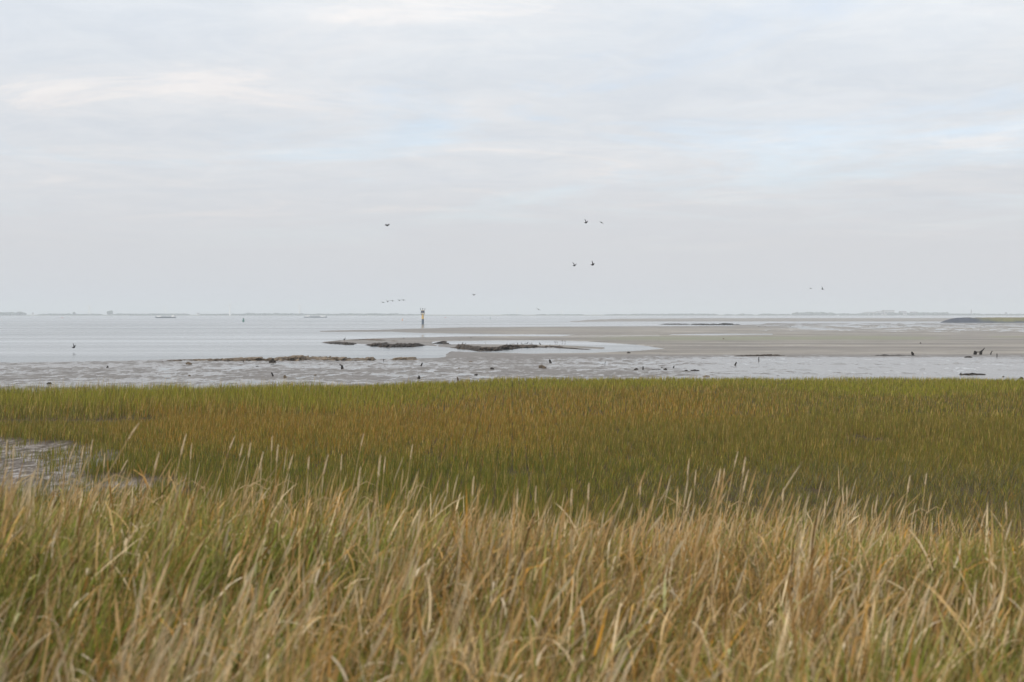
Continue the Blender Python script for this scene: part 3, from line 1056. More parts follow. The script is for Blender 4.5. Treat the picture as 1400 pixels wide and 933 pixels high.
bank('mud_bank', [(205, 495.4, 1.2, .03), (236, 494.0, 2, .17), (262, 493.2, 2.5, .22), (300, 492.6, 3, .28), (350, 492.2, 3.2, .30), (380, 491.9, 3.5, .36),
                  (415, 491.6, 4, .50), (436, 491.6, 3.5, .40), (462, 491.8, 3, .34), (495, 491.9, 3, .42), (508, 492, 2.5, .36), (512, 492.2, 1.5, .04)],
     'long low brown bank edging the mottled mud', seed=1)
bank('mud_bank', [(532, 492.2, 1.0, .04), (538, 491.9, 2, .24), (552, 491.7, 2.5, .36), (566, 491.9, 2, .28), (571, 492.3, 1.0, .04)],
     'short brown bank beyond a gap in the long bank', seed=2)
dk = (0.26, 0.23, 0.22)
bank('mud_bank', [(441, 468.4, 2, .02), (452, 468.6, 5, .15), (468, 469.6, 7, .25), (482, 470.3, 6, .30), (486, 470.6, 3, .04)],
     'dark peat ledge at the seaward tip of the spit', dk, 3)
bank('mud_bank', [(448, 467.6, 2, .03), (470, 465.6, 4, .16), (500, 464.6, 5, .22), (530, 465.6, 5, .16), (548, 466.8, 3, .03)],
     'thin grey ledge behind the peat spit', (0.8, 0.78, 0.78), 4)
bank('mud_bank', [(501, 471.0, 4, .06), (512, 471.9, 7, .45), (530, 473.2, 8, .48), (550, 473.6, 7, .50), (570, 473.0, 6, .50), (582, 471.6, 5, .22), (586, 471.2, 3, .03)],
     'dark peat cliff facing the tidal pool', dk, 5)
bank('mud_bank', [(588, 470.0, 3, .06), (605, 469.0, 4, .34), (612, 470.8, 4, .45), (616, 472.4, 3, .06)],
     'small dark peat hook between two longer banks', dk, 6)
bank('mud_bank', [(616, 475.0, 3, .05), (624, 474.8, 6, .52), (640, 476.2, 8, .45), (655, 478.4, 8, .38), (676, 478.2, 8, .42), (690, 476.4, 8, .50), (712, 474.6, 6, .40),
                  (735, 474.2, 4, .32), (755, 474.4, 3, .22), (775, 476.0, 2, .14), (806, 478.0, 1.5, .03)],
     'long dark peat bank where shore birds rest', (0.34, 0.30, 0.27), 7)
bank('mud_bank', [(1000, 487.2, .6, .05), (1020, 486.9, 1.0, .20), (1050, 486.7, 1.1, .22), (1074, 486.5, 1.0, .14), (1080, 486.5, .6, .03)],
     'straight dark lip along the edge of the sand', dk, 8)
bank('mud_bank', [(900, 443.7, 3, .05), (915, 443.6, 6, .45), (945, 443.9, 8, .40), (968, 444.3, 9, .7), (990, 444.2, 9, .75), (1003, 443.9, 8, .6), (1012, 443.9, 3, .05)],
     'far dark stone bar lying in the bright channel', (0.22, 0.27, 0.36), 9)

# ------------------------------------------------------------------ dike spit on the right
N, K_ = 130, 15
t = np.linspace(0, 1, N)
u = 1287 + 560 * t ** 1.35
Vv = np.zeros((N, K_, 3)); Cc = np.zeros((N, K_, 3))
X, Y = ground(u, 441.4 + 0.0 * u)
rise = sstep(0, 0.14, t) ** 0.75
for k in range(K_):
    s = k / (K_ - 1)
    prof = sstep(0, 0.42, s) * (1 - sstep(0.6, 1.0, s))
    nn = fbm(X * 0.5 + k * 3.1, Y * 0.1 + k * 0.9, 402, 4)
    Vv[:, k, 0] = X + (nn - 0.5) * 1.2
    Vv[:, k, 1] = Y + s * 24 * (0.25 + 0.75 * rise) + (nn - 0.5) * 1.0
    Vv[:, k, 2] = -0.2 + rise * prof * (3.1 + 0.35 * (nn - 0.5)) + 0.25 * (nn - 0.5) * rise + 0.05 * s
    stone = np.array((0.034, 0.042, 0.060)); sand = np.array((0.20, 0.15, 0.10)); gr = np.array((0.13, 0.125, 0.045))
    g_ = (sstep(1330, 1372, u + 30 * (nn - 0.5) + 60 * (s - 0.25)) * sstep(0.10, 0.20, s + 0.2 * (nn - 0.5)))[:, None]
    sd_ = (sstep(0.30, 0.40, s) * sstep(1345, 1375, u + 30 * nn))[:, None]
    c = stone * (0.8 + 0.7 * nn[:, None])
    c = c * (1 - g_) + gr * g_
    Cc[:, k] = c * (1 - 0.6 * sd_) + sand * 0.6 * sd_
o = np_mesh('dike', Vv.reshape(-1, 3), None, M['dike'], {'col': Cc.reshape(-1, 3)}, grid_quads(N, K_)[:, ::-1].copy(), True)
tag(o, 'low dike spit with dark stone tip and grassy top', 'dike', kind='structure')

# ================================================================== far shore
FAR = 4150.0
PXF = FAR / F
xl, xr = -4200, 4200
N = 200
fx = np.linspace(xl, xr, N)
rows = []
for k, (dy, hz) in enumerate(((0, -0.5), (40, 0.9), (90, 1.3), (600, 1.6), (5200, 2.0))):
    rows.append(np.stack([fx, FAR + dy + (fbm(fx * 0.004, fx * 0 + k, 500 + k, 3) - 0.5) * 60 * (dy < 100) + fx * 0.02, hz + 0.5 * fbm(fx * 0.01, fx * 0 + k, 510, 3)], 1))
o = np_mesh('far_shore', np.concatenate(rows), None, M['land'], None, grid_quads(5, N), True)
tag(o, 'low hazy far shore of the estuary', 'shore', kind='structure')


def icosa(sub=1):
    import bmesh
    bm = bmesh.new()
    bmesh.ops.create_icosphere(bm, subdivisions=sub, radius=1.0)
    v = np.array([q.co[:] for q in bm.verts]); f = np.array([[w_.index for w_ in q.verts] for q in bm.faces])
    bm.free()
    return v, f


IV, IF = icosa(2)


def crowns(spots, seed):
    """lumpy tree crowns; spots: x, y, base z, width, height"""
    rg = np.random.default_rng(seed)
    Vs, Ts, n = [], [], 0
    for (x, y, z, w, h) in spots:
        for j in range(3):
            r = 1 + 0.55 * (rg.random(len(IV)) - 0.5)
            q = IV * r[:, None] * np.array((w * rg.uniform(.32, .55), w * rg.uniform(.32, .5), h * rg.uniform(.34, .52)))
            q = q + np.array((x + w * rg.uniform(-.28, .28), y + w * rg.uniform(-.2, .2), z + h * rg.uniform(.40, .62)))
            Vs.append(q); Ts.append(IF + n); n += len(IV)
    return np.concatenate(Vs), np.concatenate(Ts)


# continuous belts of woodland along the shore: (u0, u1, top row)
BELTS = [(-260, 20, 427.0), (0, 38, 426.8), (60, 96, 428.8), (92, 142, 429.0), (158, 205, 428.8), (205, 260, 428.6), (275, 330, 428.9), (330, 420, 428.3),
         (420, 470, 429.0), (465, 545, 428.6), (540, 575, 429.3), (690, 712, 429.6), (735, 745, 429.3), (752, 795, 429.4), (828, 905, 429.2), (870, 960, 428.9),
         (918, 982, 428.9), (992, 1003, 429.2), (1010, 1017, 428.7), (1022, 1030, 429.1), (1040, 1058, 428.6), (1058, 1082, 429.1), (1087, 1143, 427.2),
         (1095, 1130, 426.4), (1143, 1190, 428.6), (1180, 1260, 427.4), (1255, 1300, 427.0), (1290, 1345, 428.6), (1340, 1460, 429.0), (1440, 1660, 428.0)]
spots = []
rg = np.random.default_rng(77)
for (u0, u1, vt) in BELTS:
    k = u0
    while k < u1:
        D = FAR + rg.uniform(50, 260)
        e = min(1.0, 0.45 + min(k - u0, u1 - k) / 5.0)
        xx, yy, zt = at(k, vt + rg.normal(0, 0.22) + (1 - e) * 1.2, D)
        z0 = 1.0
        hgt = max(4.0, zt - z0)
        spots.append((xx, yy + xx * 0.02, z0 - 1, rg.uniform(9, 16), hgt))
        k += rg.uniform(1.3, 2.6)
V, T = crowns(spots, 5)
o = np_mesh('far_woods', V, T, M['trees'])
tag(o, 'hazy belts of woodland along the far shore', 'woods', kind='stuff')


def far_tree(u, vt, wpx, label):
    D = FAR + 60
    x, y, zt = at(u, vt, D)
    y += x * 0.02
    r = empty('tree', (x, y, 0.6))
    tag(r, label, 'tree')
    h = zt - 0.6
    w = wpx * PXF
    MB().tube([(0, 0, -0.5), (0.3, 0, h * .3), (0, 0, h * .6)], [w * .05, w * .04, w * .02], 8).build('trunk', M['bark'], r)
    rg2 = np.random.default_rng(int(u))
    sp = [(rg2.uniform(-.3, .3) * w, rg2.uniform(-.3, .3) * w, h * rg2.uniform(.16, .3), w * .55, h * .68) for _ in range(9)]
    V, T = crowns(sp, int(u))
    c = np_mesh('crown', V, T, M['trees'])
    c.parent = r


far_tree(153, 424.9, 7.5, 'round lone tree rising above the far shore woods')
far_tree(105, 426.6, 3.5, 'small narrow tree on the far shore beside a white turbine')
far_tree(32, 426.2, 6, 'tree at the end of the woodland belt on the far shore')


def turbine(u, vt, label, D=None, wpx=2.0, spin=0.3):
    D = D or FAR + 40
    x, y, zt = at(u, vt, D)
    y += x * 0.02
    r = empty('wind_turbine', (x, y, 0.8))
    tag(r, label, 'wind turbine', 'wind turbines on the far shore')
    H = zt - 0.8
    rw = wpx * D / F / 2
    MB().lathe([(-1.5, rw), (0, rw), (H * .5, rw * .9), (H * .95, rw * .8)], 12).build('tower', M['white'], r)
    MB().lathe([(H * .95, rw * .6), (H * .955, rw * .95), (H * .99, rw * .95), (H, rw * .5)], 10).build('nacelle', M['white'], r)
    hub = H * .97
    for k in range(3):
        a = spin + k * 2 * pi / 3
        bl = H * 0.42
        d = Vector((cos(a), 0, sin(a)))
        pts = [Vector((0, -rw * 1.15, hub)) + d * (bl * q) for q in (0, .15, .5, 1)]
        MB().tube(pts, [rw * .10, rw * .16, rw * .10, rw * .03], 6).build('blade', M['white'], r)


turbine(316, 415.8, 'tallest and brightest white turbine tower on the far shore', wpx=2.6, spin=pi / 2)
turbine(410.5, 416.5, 'white turbine tower beside the barge with the white wheelhouse', D=FAR + 250, wpx=2.8, spin=pi / 2)
turbine(125.5, 417.5, 'faint white turbine tower between the small trees of the far shore', D=FAR + 700, wpx=2.7, spin=pi / 2)
turbine(228, 419.5, 'very faint turbine tower behind the blue barge', D=FAR + 1300, wpx=1.8, spin=pi / 2)
turbine(707, 422.6, 'short white turbine tower by a gap in the shore woods', D=FAR + 200, wpx=1.6, spin=pi / 2)
turbine(768.5, 423.6, 'slim white turbine tower at the end of the flat horizon', D=FAR + 300, wpx=1.4, spin=pi / 2)
turbine(672.5, 426, 'lowest faint turbine tower over the open horizon', D=FAR + 500, wpx=1.1, spin=pi / 2)


def house(u, vt, wpx, label, cat='building', wall='wall', D=None, flat=True, vb=None, spire=False):
    D = D or FAR + 110
    x, y, zt = at(u, vt, D)
    y += x * 0.02
    r = empty('building' if not spire else 'church', (x, y, 0.8))
    tag(r, label, cat, 'buildings on the far shore')
    w = wpx * D / F
    H = max(3.0, zt - 0.8)
    d = min(w, 30)
    if spire:
        MB().box(0, 0, H * .28, w, w, H * .56).build('tower', M[wall], r)
        MB().box(0, 0, H * .78, w * .9, w * .9, H * .44, 0.05).build('roof', M['roof'], r)
        return
    wh = H * (0.93 if flat else 0.62)
    MB().box(0, 0, wh / 2, w, d, wh).build('wall', M[wall], r)
    if flat:
        MB().box(0, 0, wh + H * .035, w * 1.02, d * 1.02, H * .07).build('roof', M['roof'], r)
    else:
        hx, hy = w * .52, d * .55
        MB().add([(-hx, -hy, wh), (hx, -hy, wh), (hx, hy, wh), (-hx, hy, wh), (-hx, 0, H), (hx, 0, H)],
                 [(0, 1, 5, 4), (2, 3, 4, 5), (0, 4, 3), (1, 2, 5), (3, 2, 1, 0)]).build('roof', M['roof'], r)
    nw = max(2, int(w / 9))
    for k in range(nw):
        MB().box(-w / 2 + w * (k + .5) / nw, -d / 2 - 0.05, wh * .55, w / nw * .5, .3, wh * .3).build('window', M['glass'], r)


house(1192, 426.6, 13, 'low wide hall at the end of the far town', flat=True)
house(1205, 425.6, 8, 'middle sized block of the far town beside the tallest block')
house(1217, 424.2, 14, 'tallest broad block of the far town')
house(1237, 425.4, 9, 'stepped block behind the tallest block of the far town', flat=False)
house(1252, 426.4, 8, 'gabled block at the inland end of the far town', flat=False)
house(1332, 422.6, 1.6, 'slim pointed church tower above the dike spit', 'church', spire=True)
house(1380, 427.0, 2.4, 'small squat tower over the grassy end of the dike', flat=True)
house(49.5, 427.6, 2.2, 'small white house beside the far shore woods', wall='white', flat=False)
house(273, 428.0, 4, 'low white farm between two stretches of far woods', wall='white', flat=False)
house(1148, 431.0, 2.2, 'tiny bright white hut at the foot of the far woods', wall='white', flat=False, D=3600)

# ================================================================== beacon
D = CAM_H * F / (443.4 - V_HOR)
x, y, _ = at(578, 443.4, D)
px = D / F
r = empty('beacon', (x, y, 0))
tag(r, 'blue and yellow beacon tower standing in the water', 'beacon')
rw = 1.65 * px
MB().lathe([(-1.5, rw), (0, rw * 1.05), (.25 * px, rw), (7 * px, rw * .96)], 20).build('pile', M['blue'], r)
MB().lathe([(7 * px + .01, rw * .9), (7.2 * px, rw * .92), (14 * px, rw * .84)], 20).build('column', M['yellow'], r)
for sx in (-1, 1):
    for sy in (-1, 1):
        MB().tube([(sx * rw * .8, sy * rw * .8, 12.2 * px), (sx * 2.3 * px, sy * 2.3 * px, 14.6 * px)], [.09, .09], 6).build('bracket', M['steel'], r)
MB().box(0, 0, 14.7 * px, 5.4 * px, 5.4 * px, .35 * px).build('platform', M['yellow'], r)
for sx in (-1, 1):
    MB().box(sx * 1.38 * px, -1.2 * px, 16.8 * px, 1.95 * px, .5 * px, 3.1 * px).build('panel', M['navy'], r)
    MB().box(sx * 1.38 * px, 1.2 * px, 16.8 * px, 1.95 * px, .5 * px, 3.1 * px).build('panel', M['navy'], r)
MB().tube([(0, 0, 14.8 * px), (0, 0, 20.6 * px)], [.16, .12], 8).build('mast', M['steel'], r)
MB().box(0, 0, 18.75 * px, 5.3 * px, 4.2 * px, .3 * px).build('top_deck', M['yellow'], r)
for sx in (-1, 1):
    for sy in (-1, 1):
        MB().tube([(sx * 2.6 * px, sy * 2.1 * px, 14.7 * px), (sx * 2.6 * px, sy * 2.1 * px, 16.2 * px)], [.06, .06], 6).build('rail_post', M['steel'], r)
        MB().tube([(sx * 2.5 * px, sy * 1.9 * px, 18.8 * px), (sx * 3.1 * px, sy * 2.2 * px, 20.8 * px), (sx * 3.0 * px, sy * 2.2 * px, 22.3 * px)], [.12, .10, .06], 6).build('horn_post', M['steel'], r)
for sy in (-1, 1):
    MB().tube([(-2.6 * px, sy * 2.1 * px, 16.0 * px), (2.6 * px, sy * 2.1 * px, 16.0 * px)], [.05, .05], 6).build('rail', M['steel'], r)
MB().lathe([(20.6 * px, .16), (20.9 * px, .3), (21.6 * px, .3), (21.9 * px, .1)], 10).build('lantern', M['steel'], r)


# ------------------------------------------------------------------ buoys
def buoy(u, vb, hpx, wpx, mat, label, cone=True):
    D = CAM_H * F / (vb - V_HOR)
    x, y, _ = at(u, vb, D)
    q = D / F
    r = empty('buoy', (x, y, 0))
    tag(r, label, 'buoy', 'channel buoys')
    H, w = hpx * q, wpx * q / 2
    MB().lathe([(-.5, w * .8), (0.0, w), (H * .14, w * 1.02), (H * .20, w * .92)], 18).build('float', mat, r)
    if cone:
        MB().lathe([(H * .20, w * .80), (H * .55, w * .62), (H * .8, w * .48)], 14).build('tower', mat, r)
    else:
        MB().lathe([(H * .20, w * .62), (H * .8, w * .5)], 14).build('tower', mat, r)
    MB().lathe([(H * .8, w * .22), (H * .85, w * .34), (H * .95, w * .3), (H, w * .06)], 10).build('lantern', mat, r)


buoy(332.8, 439.9, 5.0, 3.2, M['green'], 'teal green conical buoy on open water')
buoy(85, 435.4, 1.8, 1.5, M['red'], 'small red buoy on open water near the woods')
buoy(550.2, 438.6, 3.2, 1.5, M['orange'], 'slim orange buoy beside the beacon tower')
buoy(609, 434.9, 1.3, 1.6, M['red'], 'tiny far red buoy past the beacon', False)
buoy(670.2, 436.6, 3.2, 1.0, M['green'], 'slim dark green spar buoy on the open water', False)


# ------------------------------------------------------------------ barges
def barge(u0, u1, vb, label, flip, white_len, hullh):
    D = CAM_H * F / (vb - V_HOR)
    x0, y, _ = at(u0, vb, D); x1, _, _ = at(u1, vb, D)
    Lg = x1 - x0
    q = D / F
    r = empty('barge', ((x0 + x1) / 2, y, 0))
    tag(r, label, 'barge')
    s = -1 if flip else 1                                   # s = +1: bow to the left
    h = hullh * q
    n = 14
    v, f = [], []
    for i in range(n + 1):
        t_ = i / n
        xx = (t_ - .5) * Lg * s
        wd = 2.6 * min(1.0, 0.08 + (t_ / .16) ** .6 if t_ < .16 else 1.0) * (1 if t_ < .93 else 1 - 2.2 * (t_ - .93))
        sh = h * (1 + .55 * max(0, 1 - t_ / .18) ** 1.5 + .12 * max(0, (t_ - .85) / .15))
        v += [(xx, -wd * .85, -.6), (xx, -wd, sh), (xx, wd, sh), (xx, wd * .85, -.6)]
    for i in range(n):
        a, b = i * 4, (i + 1) * 4
        f += [(a, a + 1, b + 1, b), (a + 1, a + 2, b + 2, b + 1), (a + 2, a + 3, b + 3, b + 2)]
    f += [(3, 2, 1, 0), (n * 4, n * 4 + 1, n * 4 + 2, n * 4 + 3)]
    MB().add(v, f).build('hull', M['hull'], r)
    MB().box(0.03 * Lg * s, 0, h + .22, Lg * .52, 3.9, .42).build('hatch_cover', M['deck'], r)
    MB().box(Lg * (.5 - white_len / 2 - .03) * s, 0, h + .75, Lg * white_len, 3.8, 1.5).build('deckhouse', M['white'], r)
    MB().box(Lg * (.5 - white_len * .8) * s, 0, h + 2.05, Lg * .07, 2.6, 1.1).build('wheelhouse', M['white'], r)
    MB().box(Lg * (.5 - white_len * .8) * s, -1.32, h + 2.15, Lg * .055, .06, .5).build('window', M['glass'], r)
    MB().box(-Lg * .32 * s, 0, h + .75, Lg * .24, 3.6, 1.3, .85).build('forecastle', M['white'], r)
    MB().tube([(-Lg * .38 * s, 0, h), (-Lg * .38 * s, 0, h + 2.2)], [.07, .05], 6).build('mast', M['steel'], r)


barge(212.5, 240, 435.0, 'long low blue barge with white bow on open water', False, .16, 1.5)
barge(416, 447, 434.5, 'low dark barge with a white wheelhouse at its stern', True, .22, 1.2)

# ================================================================== things lying on the mud
GRP = 'driftwood and clods on the mud flat'


def place(u, vb):
    x, y = ground(u, vb, 0.03)
    x, y = float(x), float(y)
    z = mud_z(x, y)
    x, y = ground(u, vb, z)
    return float(x), float(y), z, float(y) / F


def stump(u, vb, wpx, hpx, lean, label, branch=None, mat='wood', name='tree_stump', cat='stump', seed=None):
    x, y, z, q = place(u, vb)
    rr = random.Random(seed or int(u * 7 + vb))
    H, w = hpx * q, wpx * q / 2
    dx = lean * q
    pts = [(-dx * .0, 0, -.15), (dx * .12, 0, H * .1), (dx * .45, .05, H * .45), (dx * .8, 0, H * .8), (dx, .02, H)]
    o = MB().tube(pts, [w * 1.25, w * 1.05, w * .9, w * .82, w * .45], 9, .16, rr).build(name, M[mat], None, (x, y, z))
    tag(o, label, cat)
    if branch:
        bp = [tuple(a * q for a in p) for p in branch]
        MB().tube(bp, [w * .55] + [w * .42] * (len(bp) - 2) + [w * .18], 7, .15, rr).build('branch', M[mat], o)
    return o


def lump(u, vb, wpx, hpx, label, mat='clod', bits=1, name='mud_clod', cat='clod', seed=None):
    x, y, z, q = place(u, vb)
    rr = random.Random(seed or int(u * 5 + vb))
    b = MB()
    W, H = wpx * q, hpx * q
    b.lump(0, 0, H * .12, W * .36, W * .34, H * .85, rr, .35, 14, 8)
    for k in range(bits):
        s = rr.choice((-1, 1))
        b.lump(s * W * rr.uniform(.22, .4), rr.uniform(-.2, .2) * W, H * .05, W * rr.uniform(.14, .24), W * .2, H * rr.uniform(.3, .6), rr, .35, 10, 6)
    o = b.build(name, M[mat], None, (x, y, z))
    tag(o, label, cat)
    return o


def log(u0, u1, vb, hpx, label, bumps=(), mat='wood', ends=None):
    """long thing lying across the view; bumps: (fraction, height px)"""
    um = (u0 + u1) / 2
    x, y, z, q = place(um, vb)
    rr = random.Random(int(u0))
    Lg = (u1 - u0) * q
    n = 15
    pts, rad = [], []
    for i in range(n):
        t_ = i / (n - 1)
        rr_ = hpx * q / 2 * (0.55 + .45 * sin(pi * min(1, max(0, t_ * 1.0 + .02)))) * rr.uniform(.8, 1.2)
        zz = rr_ * .55
        for (fr, hb) in bumps:
            g_ = math.exp(-((t_ - fr) / .06) ** 2)
            zz += hb * q * .5 * g_; rr_ += hb * q * .45 * g_
        pts.append(((t_ - .5) * Lg, rr.uniform(-.1, .1), zz)); rad.append(rr_)
    rad[0] *= .4; rad[-1] *= .4
    o = MB().tube(pts, rad, 9, .18, rr).build('driftwood_log', M[mat], None, (x, y, z))
    tag(o, label, 'driftwood')
    if ends:
        for bp in ends:
            MB().tube([tuple(a * q for a in p) for p in bp[0]], [bp[1] * q, bp[1] * q * .9, bp[1] * q * .45], 7, .2, rr).build('branch', M[mat], o)
    return o


def stake(u, vb, wpx, hpx, lean, label, mat='wood'):
    x, y, z, q = place(u, vb)
    H, w = hpx * q, wpx * q / 2
    rr = random.Random(int(u))
    o = MB().tube([(0, 0, -.3), (lean * q * .5, 0, H * .5), (lean * q, 0, H)], [w * 1.05, w, w * .85], 8, .08, rr).build('stake', M[mat], None, (x, y, z))
    tag(o, label, 'stake')
    return o


# --- by the long bank and in front of it
lump(147, 503.4, 3.2, 3.2, 'small pointed black clod alone on the streaky mud', seed=3)
lump(68, 525.0, 7, 2.6, 'dark flat clod close to the green marsh edge', bits=2)
lump(258, 498.2, 9, 3.2, 'brown broken clod below the start of the long bank', 'brownclod', 3)
lump(259, 514.4, 4.5, 1.8, 'low brown clod on bare mud between marsh and bank', 'brownclod', 1)
stake(332.5, 495.2, 1.1, 2.6, 0.3, 'short thin stake at the foot of the long bank')
lump(372, 496.0, 10, 4.6, 'black rounded hump with a tail lying under the long bank', bits=3, seed=12)
lump(351.5, 501.8, 5.5, 1.3, 'thin flat dark scrap on mud left of the hump', bits=1)
stump(373.3, 514.6, 2.4, 5.2, -2.2, 'black post leaning steeply beside a brown clod')
lump(389.5, 516.0, 4.8, 3.2, 'rounded brown clod next to the leaning black post', 'brownclod', 1)
stump(468, 504.2, 3.6, 4.4, -0.4, 'black stump with a curved horn mirrored in wet mud', [(-.3, 0, 3.4), (-1.6, 0, 4.8), (-3.0, 0, 5.4), (-4.0, 0, 6.2)])
lump(431, 513.2, 5.5, 1.2, 'pale brown low clod between two dark stumps', 'brownclod', 1)
stake(524.3, 494.0, 1.0, 3.0, 0.2, 'short stake in the gap between the brown banks')
stump(575.6, 500.6, 2.0, 4.6, 2.0, 'black leaning stub beside a bright puddle')
lump(572.8, 517.8, 4.4, 3.8, 'squat black clod a little way out from the marsh', bits=1)
stump(626.5, 522.5, 2.8, 6.6, -1.4, 'brown rotten stump standing in the marsh edge', mat='brownclod')
lump(651, 513.3, 5.5, 1.9, 'low dark slab near the rotten stump', bits=1)
lump(627.5, 504.2, 3.2, 1.5, 'tiny brown clod on the streaky mud past the rotten stump', 'brownclod', 1)
lump(643, 495.0, 7, 1.1, 'long thin brown scrap by the smooth mud edge', 'brownclod', 1)
lump(672.5, 504.8, 6, 2.2, 'dark wedge shaped clod in the middle of the wet mud', bits=2)
lump(741, 503.8, 11, 4.6, 'large rugged brown boulder of clay with a stump behind', bits=3, mat='brownclod', seed=15, name='clay_boulder', cat='boulder')
stump(752.8, 496.6, 3.2, 4.8, -1.6, 'thick black stub leaning behind the clay boulder')
stake(826.5, 499.2, 0.8, 4.6, 1.4, 'thin bent twig sticking out of the mud')
lump(859.5, 483.2, 6, 2.0, 'dark clod at the end of the bright pool', bits=2)
lump(869.5, 505.8, 6.0, 2.3, 'dark mound beside an upright stub', bits=2)
stump(879.2, 505.8, 2.0, 4.8, 0.0, 'upright square stub between two dark mounds')
log(886, 904, 505.4, 0.9, 'thin straight stick lying between stub and mound')
lump(910, 505.8, 5.8, 2.2, 'rounded dark mound at the end of the thin stick', bits=1)
stump(920.6, 503.4, 1.8, 2.4, 1.0, 'small stub with a forked twig', [(0, 0, 1.4), (.9, 0, 2.6), (1.9, 0, 3.2)])
lump(905, 503.0, 3.6, 1.1, 'small flat scrap behind the mounds', bits=1)
lump(938, 507.3, 5.5, 1.4, 'little flat clod touching the humped log', bits=1)
log(944, 956.5, 507.2, 1.9, 'humped black log near the marsh grass', bumps=((.5, 0.6),))
lump(965, 515.2, 12, 1.6, 'flat brown clump of turf at the marsh edge', 'brownclod', 3, name='turf_clump', cat='turf')
stump(1004.8, 499.6, 2.2, 4.4, 2.2, 'lone black stub leaning on the bright wet flat')
stake(1037.4, 494.4, 1.3, 5.8, 0.0, 'straight upright stake alone on the wet flat')
log(1196, 1252, 486.3, 1.0, 'very long thin log with one raised end', bumps=((.25, 1.4), (.05, .4), (.6, .3)),
    ends=[([(24.4, 0, 0), (23.4, 0, 2.6), (22.2, 0, 5.2)], 2.0)])
# root stock with a raised arm
x, y, z, q = place(1333.4, 485.0)
rr = random.Random(8)
b = MB()
b.lump(0, 0, 2.2 * q, 2.1 * q, 1.8 * q, 3.0 * q, rr, .3, 12, 8)
b.tube([(1.0 * q, 0, 3.6 * q), (4 * q, 0, 3.3 * q), (7.5 * q, .1, 3.7 * q)], [.8 * q, .6 * q, .9 * q], 8, .15, rr)
b.tube([(6.8 * q, 0, -.3), (7.6 * q, 0, 1.8 * q), (8.4 * q, 0, 4.4 * q)], [2.4 * q, 1.9 * q, 1.3 * q], 9, .15, rr)
o = b.build('root_stock', M['wood'], None, (x, y, z))
tag(o, 'black root stock like a fallen animal with a raised arm', 'root stock')
MB().tube([(7.4 * q, 0, 3.8 * q), (9.6 * q, 0, 5.4 * q), (11.4 * q, 0, 7.2 * q), (12.8 * q, 0, 9.2 * q)], [1.2 * q, .95 * q, .7 * q, .35 * q], 8, .15, rr).build('branch', M['wood'], o)
stump(1354.4, 485.0, 1.5, 4.6, 1.6, 'hooked stub standing next to the root stock', [(1.3, 0, 4.2), (2.2, 0, 4.9), (3.2, 0, 4.1)])
stake(1363, 488.6, 1.3, 5.0, 0.0, 'slim grey stake in front of the hooked stub')
lump(1324, 489.0, 9.5, 2.0, 'flat dark clod in front of the root stock', bits=3)
log(1311, 1348, 512.4, 2.2, 'long crooked driftwood log near the marsh edge', bumps=((.5, .4), (.85, .3)), mat='clod',
    ends=[([(-17, 0, .8), (-15.8, 0, 2.2), (-14.2, 0, 2.0)], .6)])
lump(1372, 515.6, 3.4, 1.2, 'tiny clod beyond the end of the crooked log', bits=1)
lump(1397, 518.0, 7, 2.4, 'dark clod where wet mud meets grass by the crooked log', bits=2)
lump(1258.5, 469.8, 2.4, 1.4, 'lone speck of dark clod on the open sand', bits=1)
lump(989, 463.8, 2.6, 1.3, 'lone pale brown clod on greenish sand', 'brownclod', 1)

# ================================================================== birds
def bird_mesh(name, up, bend, sweep, span=1.0, mat='bird', yaw=0.0):
    """flying bird as one surface: spindle body with wings grown from it; up / bend = wing angles"""
    b = MB()
    bl = span * .46
    prof = [(-.5, .006), (-.40, .030), (-.30, .045), (-.22, .040), (-.08, .075), (.1, .078), (.28, .045), (.40, .022), (.52, .035), (.56, .006)]
    pts = [(0, p * bl, (0.015 if p < -.2 else 0) * span) for p, _ in prof]
    rad = [r_ * span * 1.25 for _, r_ in prof]
    b.tube([(x_, y_, z_) for x_, y_, z_ in pts], rad, 10)
    for s in (-1, 1):
        st = [(0.0, .155, 0), (.16, .16, up), (.30, .135, up), (.42, .09, bend), (.50, .02, bend)]
        x_, z_, y_ = 0.03, .02, -.06
        prev = 0
        secs = []
        for (d, ch, ang) in st:
            dd = (d - prev); prev = d
            x_ += dd * cos(ang); z_ += dd * sin(ang); y_ += dd * (-sweep * .4 if d < .2 else sweep)
            secs.append((x_, y_, z_, ch))
        v, f = [], []
        for (X_, Y_, Z_, ch) in secs:
            th = .02
            v += [(s * X_ * span, (Y_ - ch * .35) * span, Z_ * span), (s * X_ * span, Y_ * span, (Z_ + th) * span),
                  (s * X_ * span, (Y_ + ch * .65) * span, Z_ * span), (s * X_ * span, Y_ * span, (Z_ - th) * span)]
        for i in range(len(secs) - 1):
            for k in range(4):
                k2 = (k + 1) % 4
                f.append((i * 4 + k, i * 4 + k2, (i + 1) * 4 + k2, (i + 1) * 4 + k))
        f.append(tuple((len(secs) - 1) * 4 + k for k in range(4)))
        b.add(v, f)
    me = bpy.data.meshes.new(name)
    me.from_pydata([tuple(map(float, p)) for p in b.v], [], b.f)
    me.polygons.foreach_set('use_smooth', [True] * len(me.polygons))
    me.materials.append(M[mat])
    me.update()
    return me


def fly(u, v, spx, up, bend, yaw, roll, label, group=None, mat='bird', D=None, span=1.05):
    D = D or span * F / spx * max(.55, abs(cos(yaw)))
    x, y, z = at(u, v, D)
    o = bpy.data.objects.new('flying_bird', bird_mesh('flying_bird', up, bend, .35, span, mat))
    COL.objects.link(o)
    o.location = (x, y, z)
    o.rotation_euler = (roll * .3, roll, yaw)
    tag(o, label, 'bird', group)


